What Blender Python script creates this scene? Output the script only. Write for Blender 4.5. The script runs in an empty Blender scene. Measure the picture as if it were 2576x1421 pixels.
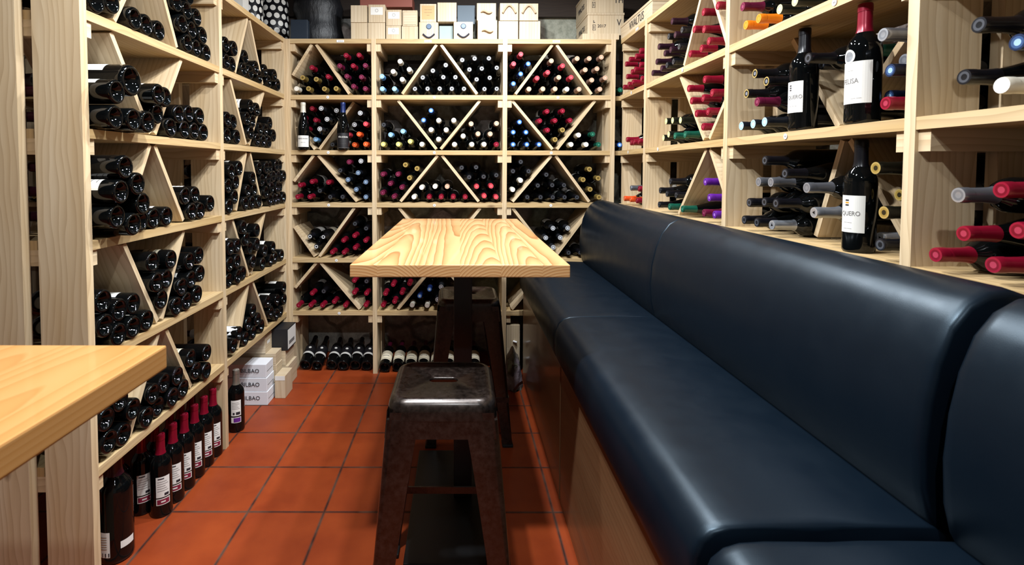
import bpy, bmesh, math, random
from mathutils import Matrix, Vector
random.seed(7)
S = bpy.context.scene
COL = S.collection
PI = math.pi
# ---------------------------------------------------------------- room numbers (metres)
XL, XR, YB, TH = -1.048, 0.964, 3.074, 0.027
Z = [2.036, 1.702, 1.370, 1.0515, 0.714, 0.389]
LEFT_S = [1.428, 2.244, 3.060]
RIGHT_S = [0.33, 1.093, 1.852, 2.666, 3.090]
BACK_S = [-1.034, -0.519, 0.270, 0.920]
DEPTH = 0.312
WALL_Y, WALL_XR, CEIL = 3.46, 1.34, 2.62
# ---------------------------------------------------------------- object helpers
def tag(o, label=None, cat=None, group=None, kind=None):
    if label: o['label'] = label
    if cat: o['category'] = cat
    if group: o['group'] = group
    if kind: o['kind'] = kind
    return o
def empty(name, loc=(0, 0, 0), rz=0, label=None, cat=None, group=None):
    o = bpy.data.objects.new(name, None); COL.objects.link(o)
    o.location = loc; o.rotation_euler = (0, 0, rz); o.empty_display_size = .05
    return tag(o, label, cat, group)
def link(name, me, parent=None, loc=None, rot=None):
    o = bpy.data.objects.new(name, me); COL.objects.link(o)
    if parent: o.parent = parent
    if loc: o.location = loc
    if rot: o.rotation_euler = rot
    return o
class MB:
    """collects faces (with UVs in metres, u along the grain) into one mesh"""
    def __init__(s): s.v, s.f, s.uv, s.mi = [], [], [], []
    def face(s, pts, uvs=None, mi=0):
        b = len(s.v); s.v += [tuple(p) for p in pts]
        s.f.append(tuple(range(b, b + len(pts)))); s.uv.append(uvs or [(0, 0)] * len(pts)); s.mi.append(mi)
    def box(s, o, a, b, c, mi=0):
        """o: corner, a b c: edge vectors; the grain runs along the longest"""
        o, a, b, c = Vector(o), Vector(a), Vector(b), Vector(c)
        if a.cross(b).dot(c) < 0: a, b = b, a
        E = [a, b, c]; Ls = [e.length for e in E]; g = Ls.index(max(Ls))
        du, dv = random.uniform(0, 9), random.uniform(0, 9)
        for i in range(3):
            j, k = (i + 1) % 3, (i + 2) % 3
            for sgn in (0, 1):
                base = o + (E[i] if sgn else Vector())
                q = [base, base + E[j], base + E[j] + E[k], base + E[k]]
                w = [(0, 0), (Ls[j], 0), (Ls[j], Ls[k]), (0, Ls[k])]
                if g == k: w = [(y, x) for x, y in w]
                elif g == i: w = [(x * .15, y) for x, y in w]
                w = [(x + du, y + dv + i * .37) for x, y in w]
                if not sgn: q, w = q[::-1], w[::-1]
                s.face(q, w, mi)
        return s
    def aabb(s, x0, x1, y0, y1, z0, z1, mi=0):
        return s.box((x0, y0, z0), (x1 - x0, 0, 0), (0, y1 - y0, 0), (0, 0, z1 - z0), mi)
    def mesh(s, name, mats, smooth=False, bevel=0, seg=2, weld=True):
        me = bpy.data.meshes.new(name); me.from_pydata(s.v, [], s.f); me.update()
        ul = me.uv_layers.new(name='UVMap'); fl = [c for f in s.uv for p in f for c in p]
        ul.data.foreach_set('uv', fl)
        for m in (mats if isinstance(mats, (list, tuple)) else [mats]): me.materials.append(m)
        me.polygons.foreach_set('material_index', s.mi)
        if weld or bevel:
            bm = bmesh.new(); bm.from_mesh(me)
            bmesh.ops.remove_doubles(bm, verts=bm.verts, dist=1e-5)
            if bevel:
                ed = [e for e in bm.edges if len(e.link_faces) == 2 and e.calc_face_angle(0) > .6]
                bmesh.ops.bevel(bm, geom=ed, offset=bevel, segments=seg, profile=.6, affect='EDGES', clamp_overlap=True)
            bmesh.ops.recalc_face_normals(bm, faces=bm.faces)
            bm.to_mesh(me); bm.free()
        if smooth: me.polygons.foreach_set('use_smooth', [True] * len(me.polygons))
        return me
    def build(s, name, mats, parent=None, **k):
        loc = k.pop('loc', None)
        o = link(name, s.mesh(name, mats, **k), parent)
        if loc: o.location = loc
        return o
def smooth_angle(me, ang=.7):
    me.polygons.foreach_set('use_smooth', [True] * len(me.polygons))
    me.set_sharp_from_angle(angle=ang)
def lathe_mb(prof, n=24, mi=0, mb=None, close=True):
    """profile of (r, z) spun round Z"""
    mb = mb or MB()
    ring = lambda r, z: [(r * math.cos(2 * PI * i / n), r * math.sin(2 * PI * i / n), z) for i in range(n)]
    acc = 0
    for (r0, z0), (r1, z1) in zip(prof, prof[1:]):
        a, b = ring(r0, z0), ring(r1, z1); L = math.hypot(r1 - r0, z1 - z0)
        for i in range(n):
            j = (i + 1) % n
            u0, u1 = i / n, (i + 1) / n
            if r0 < 1e-6: mb.face([a[0], b[j], b[i]][::1], [(u0, acc), (u1, acc + L), (u0, acc + L)], mi)
            elif r1 < 1e-6: mb.face([a[i], a[j], b[0]], [(u0, acc), (u1, acc), (u0, acc + L)], mi)
            else: mb.face([a[i], a[j], b[j], b[i]], [(u0, acc), (u1, acc), (u1, acc + L), (u0, acc + L)], mi)
        acc += L
    return mb
def tube_mb(path, r, n=8, mb=None, mi=0):
    mb = mb or MB(); rings = []
    pts = [Vector(p) for p in path]
    for i, p in enumerate(pts):
        t = (pts[min(i + 1, len(pts) - 1)] - pts[max(i - 1, 0)]).normalized()
        up = Vector((0, 0, 1)) if abs(t.z) < .9 else Vector((1, 0, 0))
        a = t.cross(up).normalized(); b = t.cross(a)
        rr = r[i] if isinstance(r, (list, tuple)) else r
        rings.append([p + rr * (math.cos(2 * PI * k / n) * a + math.sin(2 * PI * k / n) * b) for k in range(n)])
    for A, B in zip(rings, rings[1:]):
        for k in range(n): mb.face([A[k], A[(k + 1) % n], B[(k + 1) % n], B[k]], None, mi)
    mb.face(rings[0][::-1], None, mi); mb.face(rings[-1], None, mi)
    return mb
# ---------------------------------------------------------------- materials
def lin(h):
    h = h.lstrip('#'); f = lambda c: c / 12.92 if c <= .04045 else ((c + .055) / 1.055) ** 2.4
    return tuple(f(int(h[i:i + 2], 16) / 255) for i in (0, 2, 4)) + (1,)
def mat(name, col='#808080', rough=.5, metal=0, spec=.5, coat=0):
    m = bpy.data.materials.new(name); m.use_nodes = True
    b = m.node_tree.nodes['Principled BSDF']
    b.inputs['Base Color'].default_value = lin(col) if isinstance(col, str) else tuple(col) + (1,)
    b.inputs['Roughness'].default_value = rough; b.inputs['Metallic'].default_value = metal
    b.inputs['Specular IOR Level'].default_value = spec; b.inputs['Coat Weight'].default_value = coat
    return m
class NT:
    def __init__(s, m): s.t = m.node_tree; s.b = s.t.nodes['Principled BSDF']
    def n(s, typ, **kw):
        nd = s.t.nodes.new('ShaderNode' + typ)
        for k, v in kw.items():
            if k in nd.inputs: s.put(nd.inputs[k], v)
            else: setattr(nd, k, v)
        return nd
    def put(s, sock, v):
        if isinstance(v, bpy.types.NodeSocket): s.t.links.new(v, sock)
        else: sock.default_value = v
    def math(s, op, a, b=0, c=0):
        nd = s.t.nodes.new('ShaderNodeMath'); nd.operation = op
        for i, v in enumerate((a, b, c)): s.put(nd.inputs[i], v)
        return nd.outputs[0]
    def mix(s, f, a, b, typ='MIX'):
        nd = s.t.nodes.new('ShaderNodeMix'); nd.data_type = 'RGBA'; nd.blend_type = typ
        s.put(nd.inputs[0], f); s.put(nd.inputs[6], a); s.put(nd.inputs[7], b)
        return nd.outputs[2]
    def ramp(s, f, stops):
        nd = s.t.nodes.new('ShaderNodeValToRGB'); s.put(nd.inputs[0], f)
        e = nd.color_ramp.elements
        while len(e) < len(stops): e.new(.5)
        for q, (p, c) in zip(e, stops): q.position = p; q.color = c if len(c) == 4 else tuple(c) + (1,)
        return nd.outputs[0]
    def mapping(s, vec, scale=(1, 1, 1), loc=(0, 0, 0)):
        nd = s.n('Mapping'); s.put(nd.inputs['Vector'], vec); nd.inputs['Scale'].default_value = scale; nd.inputs['Location'].default_value = loc
        return nd.outputs[0]
    def noise(s, vec, scale, detail=3, rough=.5, dist=0):
        nd = s.n('TexNoise'); s.put(nd.inputs['Vector'], vec)
        nd.inputs['Scale'].default_value = scale; nd.inputs['Detail'].default_value = detail
        nd.inputs['Roughness'].default_value = rough; nd.inputs['Distortion'].default_value = dist
        return nd.outputs[0]
    def bump(s, h, strength=.3, dist=.002):
        nd = s.n('Bump'); s.put(nd.inputs['Height'], h); nd.inputs['Strength'].default_value = strength; nd.inputs['Distance'].default_value = dist
        s.t.links.new(nd.outputs[0], s.b.inputs['Normal'])
def pine(name, light, mid, dark, rough=.55, knots=True):
    m = mat(name, light, rough); N = NT(m)
    uv = N.n('TexCoord').outputs['UV']
    warp = N.noise(N.mapping(uv, (2.2, 9, 1)), 1, 2)
    sx = N.n('SeparateXYZ', Vector=uv)
    v = N.math('ADD', sx.outputs[1], N.math('MULTIPLY', warp, .09))
    band = N.math('FRACT', N.math('MULTIPLY', v, 52))
    fine = N.noise(N.mapping(uv, (6, 260, 1)), 1, 3)
    broad = N.noise(N.mapping(uv, (1.5, 14, 1)), 1, 3)
    c = N.ramp(broad, [(.3, lin(light)), (.72, lin(mid))])
    c = N.mix(N.math('MULTIPLY', N.math('POWER', band, 2.2), .42), c, lin(dark))
    c = N.mix(N.math('MULTIPLY', fine, .35), c, lin(mid))
    if knots:
        vo = N.n('TexVoronoi', Vector=N.mapping(uv, (2.1, 4.6, 1)), Scale=1.0)
        k = N.ramp(vo.outputs['Distance'], [(.035, (1, 1, 1)), (.075, (0, 0, 0))])
        c = N.mix(N.math('MULTIPLY', k, .75), c, lin('#5a3a20'))
    N.put(N.b.inputs['Base Color'], c)
    N.bump(fine, .12, .001)
    return m
M = {}
M['pine'] = pine('pine', '#d5c2a3', '#bfa47d', '#86663f')
M['pine2'] = pine('pine_shelf', '#c8b089', '#b0915f', '#7f5f38')
M['crate'] = pine('crate_wood', '#cfbfa5', '#bda888', '#957a58', .6, False)
def table_wood(name='varnished_pine', k=1.0):
    m = mat(name, '#d9a257', .3, 0, .5, .25); N = NT(m)
    co = N.n('TexCoord').outputs['Object']
    q = N.n('SeparateXYZ', Vector=co)
    x, y, z = q.outputs
    p = N.math('DIVIDE', N.math('ADD', x, 10.03), .118)
    idx = N.math('FLOOR', p); loc = N.math('MULTIPLY', N.math('SUBTRACT', N.math('FRACT', p), .5), .118)
    w = N.n('TexWhiteNoise', noise_dimensions='1D'); N.put(w.inputs['W'], idx)
    rc = N.n('SeparateColor', Color=w.outputs['Color'])
    ox = N.math('MULTIPLY', N.math('SUBTRACT', rc.outputs[0], .5), .17)
    oz = N.math('MULTIPLY', N.math('ADD', rc.outputs[1], .7), .13)
    sl = N.math('MULTIPLY', N.math('SUBTRACT', rc.outputs[2], .4), .085)
    nz = N.noise(N.mapping(co, (9, 2.2, 9)), 1, 2, .5)
    nz2 = N.noise(N.mapping(co, (3, .9, 3), (3, 1, 2)), 1, 1, .5)
    dx = N.math('SUBTRACT', loc, N.math('ADD', ox, N.math('MULTIPLY', N.math('SUBTRACT', nz2, .5), .03)))
    dz = N.math('ADD', N.math('ADD', z, oz), N.math('ADD', N.math('MULTIPLY', y, sl), N.math('MULTIPLY', N.math('SUBTRACT', nz, .5), .010)))
    r = N.math('SQRT', N.math('ADD', N.math('MULTIPLY', dx, dx), N.math('MULTIPLY', dz, dz)))
    ring = N.math('FRACT', N.math('DIVIDE', r, .0085))
    c = N.ramp(ring, [(0, lin('#cba474')), (.45, lin('#c59866')), (.82, lin('#b28150')), (.94, lin('#96683c')), (1, lin('#c69e6c'))])
    tint = N.mix(N.math('MULTIPLY', rc.outputs[1], .35), c, lin('#d69a60'), 'MULTIPLY')
    N.put(N.b.inputs['Base Color'], N.mix(k, lin('#a9773f'), N.mix(.35, c, tint)))
    return m
M['table'] = table_wood(); M['table2'] = table_wood('honey_pine', .22)
def glass():
    m = mat('dark_glass', (.0018, .0022, .0024), .03, 0, .38); return m
M['glass'] = glass()
M['punt'] = mat('glass_rim', (.012, .015, .017), .12, 0, .6)
def leather():
    m = mat('black_leather', (.0020, .0048, .0092), .36, 0, .30); N = NT(m)
    co = N.n('TexCoord').outputs['Object']
    vo = N.n('TexVoronoi', Vector=co, Scale=900.0)
    N.b.inputs['Specular Tint'].default_value = (.62, .83, 1, 1)
    N.bump(vo.outputs['Distance'], .10, .0004)
    N.put(N.b.inputs['Roughness'], N.ramp(N.noise(co, 14, 4), [(.3, (.32,) * 3), (.75, (.41,) * 3)]))
    return m
M['leather'] = leather()
def panel():
    m = pine('laminate_panel', '#866546', '#785538', '#603f26', .36, False)
    m.node_tree.nodes['Principled BSDF'].inputs['Coat Weight'].default_value = .25
    m.node_tree.nodes['Principled BSDF'].inputs['Coat Roughness'].default_value = .08
    return m
M['panel'] = panel()
def steel():
    m = mat('worn_dark_steel', '#3a302b', .35, .75, .5, .8); N = NT(m)
    co = N.n('TexCoord').outputs['Object']
    a = N.noise(co, 60, 5, .65); b = N.noise(co, 14, 3)
    N.put(N.b.inputs['Base Color'], N.mix(b, N.ramp(a, [(.35, lin('#1b1512')), (.7, lin('#4a3f39'))]), lin('#261b16')))
    N.put(N.b.inputs['Roughness'], N.ramp(a, [(.35, (.26,) * 3), (.65, (.48,) * 3)]))
    N.bump(a, .25, .0006); N.b.inputs['Coat Roughness'].default_value = .24
    return m
M['steel'] = steel()
M['black'] = mat('black_paint', '#0d0e10', .4)
M['rubber'] = mat('black_rubber', '#0b0b0c', .7)
def floor_mat():
    m = mat('terracotta_tiles', '#b5562b', .42, 0, .25); N = NT(m)
    co = N.n('TexCoord').outputs['Object']; q = N.n('SeparateXYZ', Vector=co)
    T = .28
    def cell(o, g): return N.math('DIVIDE', N.math('ADD', o, 10 * T - g), T)
    cx, cy = cell(q.outputs[0], -.7762), cell(q.outputs[1], 2.9346)
    def edge(c): return N.math('MULTIPLY', N.math('SUBTRACT', .5, N.math('ABSOLUTE', N.math('SUBTRACT', N.math('FRACT', c), .5))), T)
    d = N.math('MINIMUM', edge(cx), edge(cy))
    d = N.math('ADD', d, N.math('MULTIPLY', N.math('SUBTRACT', N.noise(co, 60, 3), .5), .002))
    gr = N.ramp(d, [(.0032, (1, 1, 1)), (.0047, (0, 0, 0))])
    w = N.n('TexWhiteNoise', noise_dimensions='3D')
    cm = N.n('CombineXYZ'); N.put(cm.inputs[0], N.math('FLOOR', cx)); N.put(cm.inputs[1], N.math('FLOOR', cy)); N.put(w.inputs['Vector'], cm.outputs[0])
    n1 = N.noise(co, 5, 4, .6); n2 = N.noise(co, 70, 3, .6)
    c = N.ramp(n1, [(.3, lin('#7d3014')), (.7, lin('#95401b'))])
    c = N.mix(N.math('MULTIPLY', w.outputs[0], .3), c, lin('#7c341c'))
    c = N.mix(N.ramp(n2, [(.62, (0, 0, 0)), (.8, (.35, .35, .35))]), c, lin('#75381f'))
    grc = N.mix(N.ramp(N.noise(co, 9, 2), [(.4, (0, 0, 0)), (.6, (1, 1, 1))]), lin('#1c1511'), lin('#44392f'))
    N.put(N.b.inputs['Base Color'], N.mix(gr, c, grc))
    N.put(N.b.inputs['Roughness'], N.mix(gr, (.4, .4, .4, 1), (.8, .8, .8, 1)))
    h = N.math('SUBTRACT', N.math('MULTIPLY', n2, .15), gr)
    N.bump(h, .5, .002)
    return m
M['floor'] = floor_mat()
def stone(name='rubble_stone', lo='#7d776d', hi='#bfb8ac', joint='#575047'):
    m = mat(name, hi, .9, 0, .2); N = NT(m)
    co = N.n('TexCoord').outputs['Object']
    wq = N.n('TexNoise', Scale=6.0); N.put(wq.inputs['Vector'], co)
    vec = N.n('VectorMath', operation='MULTIPLY_ADD'); N.put(vec.inputs[0], wq.outputs['Color']); vec.inputs[1].default_value = (.16, .16, .16); N.put(vec.inputs[2], co)
    vo = N.n('TexVoronoi', feature='DISTANCE_TO_EDGE', Scale=4.2); N.put(vo.inputs['Vector'], vec.outputs[0])
    vc = N.n('TexVoronoi', Scale=4.2); N.put(vc.inputs['Vector'], vec.outputs[0])
    n = N.noise(co, 24, 6, .65)
    c = N.ramp(n, [(.3, lin(lo)), (.7, lin(hi))])
    c = N.mix(.3, c, N.mix(.8, vc.outputs['Color'], lin('#8d857a')), 'MIX')
    j = N.ramp(vo.outputs[0], [(.02, (1, 1, 1)), (.09, (0, 0, 0))])
    N.put(N.b.inputs['Base Color'], N.mix(N.math('MULTIPLY', j, .7), c, lin(joint)))
    h = N.math('ADD', N.math('MULTIPLY', n, .6), N.math('MULTIPLY', j, -.8))
    N.bump(h, .9, .02)
    return m
M['stone'] = stone()
M['rock'] = stone('grey_rock', '#55524e', '#8f8b85', '#5a5550')
M['oldwood'] = pine('dark_old_timber', '#3a2c22', '#2b2019', '#1a130e', .75, False)
M['log'] = mat('blackened_timber', '#15161a', .45)
_n = NT(M['log']); _n.bump(_n.noise(_n.mapping(_n.n('TexCoord').outputs['Object'], (30, 30, 4)), 1, 5, .6), .8, .01)
M['paper'] = mat('paper_label', '#dcdad4', .6)
M['cream'] = mat('cream_paper', '#d6cbb2', .6)
M['blacklabel'] = mat('black_label', '#17161a', .5)
M['ink'] = mat('dark_ink', '#26242a', .6)
M['greyink'] = mat('grey_print', '#6f6c6b', .6)
M['purple'] = mat('purple_print', '#5e2280', .5)
M['maroon'] = mat('maroon_print', '#7a1f38', .5)
M['carton'] = mat('white_carton', '#dcdde2', .55)
M['navy'] = mat('navy_box', '#1b2633', .45)
M['blackbox'] = mat('black_box', '#15171c', .5)
M['wax'] = mat('blue_wax', '#31506f', .35)
M['rope'] = mat('dark_rope', '#262838', .8)
M['palerope'] = mat('pale_rope', '#b79f84', .8)
M['teal'] = mat('grey_green_box', '#8b9a97', .6)
M['redbox'] = mat('red_brown_box', '#8a4a3c', .6)
M['tissue'] = mat('white_tissue', '#dfe0e2', .8)
M['sticker'] = mat('white_sticker', '#e6e6e6', .4)
M['orange_label'] = mat('orange_label', '#e08a1c', .5)
def polka():
    m = mat('polka_dots', '#111111', .25); N = NT(m)
    uv = N.n('TexCoord').outputs['UV']; q = N.n('SeparateXYZ', Vector=uv)
    u, v = N.math('MULTIPLY', q.outputs[0], 12), N.math('DIVIDE', q.outputs[1], .045)
    row = N.math('FLOOR', v); u = N.math('ADD', u, N.math('MULTIPLY', N.math('MODULO', row, 2), .5))
    du, dv = N.math('SUBTRACT', N.math('FRACT', u), .5), N.math('SUBTRACT', N.math('FRACT', v), .5)
    d = N.math('SQRT', N.math('ADD', N.math('MULTIPLY', du, du), N.math('MULTIPLY', dv, dv)))
    N.put(N.b.inputs['Base Color'], N.ramp(d, [(.355, lin('#e4e2dc')), (.375, lin('#121216'))]))
    return m
M['polka'] = polka()
# capsule colours: side, (outer, middle, centre) of the top disc, metallic
CAP = {
 'R': ('#7e0e26', '#9a1733', '#7a0d24', '#b23a52', .3), 'C': ('#a82c3a', '#cc4c56', '#c93f4c', '#dc6a70', .1), 'P': ('#5c1330', '#7a2444', '#5c1330', '#8d3a5a', .2),
 'O': ('#d0481c', '#e86a34', '#d0481c', '#ef8a5a', .1), 'U': ('#e57a16', '#ee8c2c', '#e57a16', '#e98a30', .1), 'G': ('#7d6a38', '#c7ab68', '#a58a48', '#6e5c30', .4),
 'Y': ('#9a9650', '#d6cf86', '#c4bd70', '#e4dfae', .1), 'T': ('#8a6a5a', '#d2b39a', '#c29c82', '#dcc2ae', .1), 'W': ('#c9c3b4', '#ece6da', '#e4ddce', '#f0ece4', .05),
 'S': ('#26282d', '#dadce0', '#77797f', '#e2e4e8', .3), 'L': ('#5f96cc', '#9cc4ea', '#86b2de', '#b4d4f0', .2), 'B': ('#15275a', '#2f62b8', '#6fa4e0', '#dbe8f6', .2),
 'K': ('#0d0d12', '#1a1b20', '#4a4c52', '#16171b', .2), 'M': ('#101015', '#202126', '#d6d8da', '#1c1d22', .1), 'A': ('#0e0e12', '#b39a5c', '#15161a', '#7c7f88', .2),
 'D': ('#0f4a3a', '#1f6a54', '#124a3a', '#3f8a72', .2), 'V': ('#5a1f8a', '#6d2ca0', '#5a1f8a', '#a878d0', .25), 'Z': ('#25101c', '#3a1c2c', '#2a1220', '#54303f', .2),
 'X': ('#7d8088', '#c4c8d0', '#9da2ac', '#b6bac2', .75), 'J': ('#a4a8b0', '#d8dce2', '#c4c8d0', '#15161c', .75), 'N': ('#3b1622', '#4a2230', '#3b1622', '#4a2230', .1),
 'q': ('#1c222c', '#7d93b0', '#5d7594', '#a8bcd2', .3), 'F': ('#13150f', '#d0cc98', '#bdb882', '#dedbb4', .1), 'g': ('#17160f', '#c9ae68', '#b3964c', '#3a3220', .5), 'I': ('#14171d', '#a9cdea', '#8fb9de', '#d6e6f4', .1), 'b': ('#0d1322', '#1d2c4c', '#3a5580', '#9dbcdc', .2),
 'E': ('#e0ad14', '#ecc23a', '#e0ad14', '#f0cf60', .1), 'H': ('#8c8478', '#c8c2b8', '#aaa398', '#d4cfc6', .6)}
CNAME = {'q': 'grey-blue', 'F': 'pale yellow-topped black', 'g': 'gold-topped black', 'I': 'pale blue-topped black', 'b': 'navy', 'R': 'red', 'C': 'coral red', 'P': 'plum', 'O': 'orange-red', 'U': 'bright orange', 'G': 'gold', 'Y': 'pale yellow', 'T': 'tan', 'W': 'cream', 'S': 'silver-ringed', 'L': 'pale blue',
 'B': 'blue', 'K': 'black', 'M': 'white-crested black', 'A': 'gold-rimmed black', 'D': 'dark green', 'V': 'violet', 'Z': 'dark plum', 'X': 'silver', 'J': 'triangle-marked silver'}
_cm = {}
def capmats(c):
    if c not in _cm:
        s, a, b, d, me = CAP[c]
        _cm[c] = [mat('foil_%s_%d' % (CNAME.get(c, c).replace(' ', '_'), i), h, .28, me) for i, h in enumerate((s, a, b, d))]
    return _cm[c]
# ---------------------------------------------------------------- bottles
SHAPE = {  # (outer profile, neck z where the capsule starts, overall length, body top, radius)
 'wine_bottle': ([(0, .030), (.008, .029), (.016, .022), (.0225, .008), (.0262, .001), (.029, 0), (.0325, .001), (.0345, .0045), (.0352, .010), (.0352, .172), (.0345, .181), (.032, .191), (.0265, .201), (.020, .209), (.0155, .218), (.0142, .228), (.0138, .277), (0, .2775)], .214, .28, .165),
 'burgundy_bottle': ([(0, .030), (.010, .028), (.018, .019), (.0235, .006), (.0265, .001), (.0295, 0), (.033, .0015), (.035, .005), (.0356, .012), (.0356, .118), (.0348, .134), (.0325, .150), (.0285, .168), (.0235, .186), (.0188, .204), (.0155, .222), (.0142, .240), (.0138, .277), (0, .2775)], .222, .28, .11)}
_bm, _cmesh, _lm = {}, {}, {}
def body_mesh(kind, n=28):
    if kind not in _bm:
        mb = lathe_mb(SHAPE[kind][0], n); me = mb.mesh(kind, [M['glass']]); smooth_angle(me, .9); _bm[kind] = me
    return _bm[kind]
def cap_mesh(kind, c):
    k = (kind, c)
    if k not in _cmesh:
        z0 = SHAPE[kind][1]; r0 = .0176 if kind == 'wine_bottle' else .0166
        mb = lathe_mb([(r0, z0), (.0156, z0 + .007), (.0148, z0 + .020), (.0143, .262), (.0151, .2625), (.0152, .272), (.0150, .2785), (.0140, .2812)], 20, 0)
        lathe_mb([(.0140, .2812), (.0105, .2814)], 20, 1, mb); lathe_mb([(.0105, .2814), (.0060, .2810)], 20, 2, mb)
        if c == 'J': lathe_mb([(.0060, .2810), (0, .2808)], 3, 3, mb); lathe_mb([(.0060, .2809), (0, .2807)], 20, 2, mb)
        else: lathe_mb([(.0060, .2810), (0, .2810)], 20, 3, mb)
        me = mb.mesh('capsule', capmats(c)); smooth_angle(me, .6); _cmesh[k] = me
    return _cmesh[k]
def arc_patch(r, a0, a1, z0, z1, mb=None, mi=0, n=10, t=.0):
    mb = mb or MB()
    for i in range(n):
        p, q = a0 + (a1 - a0) * i / n, a0 + (a1 - a0) * (i + 1) / n
        P = [(r * math.cos(p), r * math.sin(p), z0), (r * math.cos(q), r * math.sin(q), z0), (r * math.cos(q), r * math.sin(q), z1), (r * math.cos(p), r * math.sin(p), z1)]
        mb.face(P, None, mi)
    return mb
def label_mesh(kind, style):
    k = (kind, style)
    if k not in _lm:
        r = (.0352 if kind == 'wine_bottle' else .0356) + .0004
        zt = .140 if kind == 'wine_bottle' else .108
        mb = MB(); mats = [M['paper'], M['ink'], M['greyink'], M['maroon'], M['cream'], M['blacklabel'], M['orange_label'], M['purple']]
        if style == 'white':
            arc_patch(r, -1.25, 1.25, .045, zt, mb, 0, 14)
            for i in range(4): arc_patch(r + .0003, -.55 + .1 * (i % 2), .5 - .15 * (i % 3), .056 + i * .018, .0585 + i * .018, mb, 2, 5)
        elif style == 'cream':
            arc_patch(r, -1.35, 1.35, .04, zt - .01, mb, 4, 14); arc_patch(r + .0003, -1.35, 1.35, .05, .0525, mb, 1, 14)
            arc_patch(r + .0003, -.6, .6, .075, .081, mb, 2, 6)
        elif style == 'orange': arc_patch(r, -1.2, 1.2, .05, zt, mb, 6, 14)
        elif style == 'back':      # rear label with a barcode-like block and a small coloured square
            arc_patch(r, -.62, .62, .073, .145, mb, 0, 8); arc_patch(r + .0003, -.45, .1, .136, .140, mb, 1, 4)
            for i in range(5): arc_patch(r + .0003, -.5, .45 - .12 * (i % 3), .095 + i * .008, .0965 + i * .008, mb, 2, 5)
            arc_patch(r + .0003, .1, .5, .077, .086, mb, 1, 4)
            arc_patch(r, -.62, .62, .046, .069, mb, 0, 8); arc_patch(r + .0003, -.54, .54, .049, .066, mb, 3, 8); arc_patch(r + .0006, -.2, .2, .055, .060, mb, 0, 4)
        elif style == 'purple':
            arc_patch(r, -.62, .62, .078, .150, mb, 0, 8)
            for i in range(5): arc_patch(r + .0003, -.5, .45 - .12 * (i % 3), .110 + i * .007, .1115 + i * .007, mb, 2, 5)
            arc_patch(r + .0003, .0, .5, .083, .096, mb, 1, 4); arc_patch(r + .0003, -.4, -.15, .084, .094, mb, 1, 4)
            arc_patch(r, -.62, .62, .046, .072, mb, 0, 8); arc_patch(r + .0003, -.3, .55, .049, .069, mb, 7, 8)
        elif style == 'band':      # black label with a round badge and a white band below
            arc_patch(r, -1.4, 1.4, .075, .092, mb, 0, 14); arc_patch(r, -1.4, 1.4, .092, .155, mb, 5, 14)
            for i in range(10):
                a, b = i * PI / 5, (i + 1) * PI / 5
                f = lambda t, rr: ((r + .0004) * math.cos(rr * math.cos(t) / r), (r + .0004) * math.sin(rr * math.cos(t) / r), .128 + rr * math.sin(t))
                mb.face([f(a, .0001), f(a, .009), f(b, .009)], None, 0)
        me = mb.mesh('label', mats, weld=False); _lm[k] = me
    return _lm[k]
def frame_axis(axis, roll=0):
    """rotation whose local Z is axis and whose local X looks upward (labels), turned by roll"""
    z = Vector(axis).normalized(); up = Vector((0, 0, 1))
    x = (up - z * up.dot(z))
    x = x.normalized() if x.length > 1e-3 else Vector((0, -1, 0))
    y = z.cross(x)
    m = Matrix((x, y, z)).transposed().to_4x4()
    return m @ Matrix.Rotation(roll, 4, 'Z')
def bottle(kind, cap, base, axis, roll=0, style=None, label='', group=None, cat='wine bottle', scale=1.0, name=None):
    o = bpy.data.objects.new(name or kind, body_mesh(kind)); COL.objects.link(o)
    sc = scale if isinstance(scale, tuple) else (scale,) * 3
    o.matrix_world = Matrix.Translation(base) @ frame_axis(axis, roll) @ Matrix.Diagonal((*sc, 1))
    tag(o, label, cat, group)
    if cap: link('capsule', cap_mesh(kind, cap), o)
    if style: link('label', label_mesh(kind, style), o)
    return o
def tissue_mesh():
    mb = MB(); n = 40; prof = [(.0354, .018), (.0358, .03), (.0359, .06), (.0358, .10), (.0359, .15), (.034, .185), (.026, .21), (.019, .23)]
    def pt(k, i):
        r, z = prof[k]; a = 2 * PI * i / n; q = math.sin(a * 7 + z * 90) * math.sin(a * 3 - z * 60)
        return ((r - .0006 + .0006 * q + (.0 if k else .0)) * math.cos(a), (r - .0006 + .0006 * q) * math.sin(a), z + (.010 * math.sin(a * 3 + 1) + .006 * math.sin(a * 8) if k == 0 else 0))
    for k in range(len(prof) - 1):
        for i in range(n): mb.face([pt(k, i), pt(k, (i + 1) % n), pt(k + 1, (i + 1) % n), pt(k + 1, i)])
    return mb.mesh('tissue_wrap', [M['tissue']], smooth=True)
ORD = ['first', 'second', 'third', 'fourth', 'fifth', 'sixth', 'seventh', 'eighth', 'ninth', 'tenth', 'eleventh', 'twelfth']
LAY = ['bottom', 'second', 'third', 'fourth', 'fifth']
SHELF = ['top', 'second', 'third', 'fourth', 'fifth']
BAYB = ['corner', 'middle', 'bench-side']; BAYL = ['near', 'far']; BAYR = ['corner', 'far', 'middle', 'near']
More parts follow.
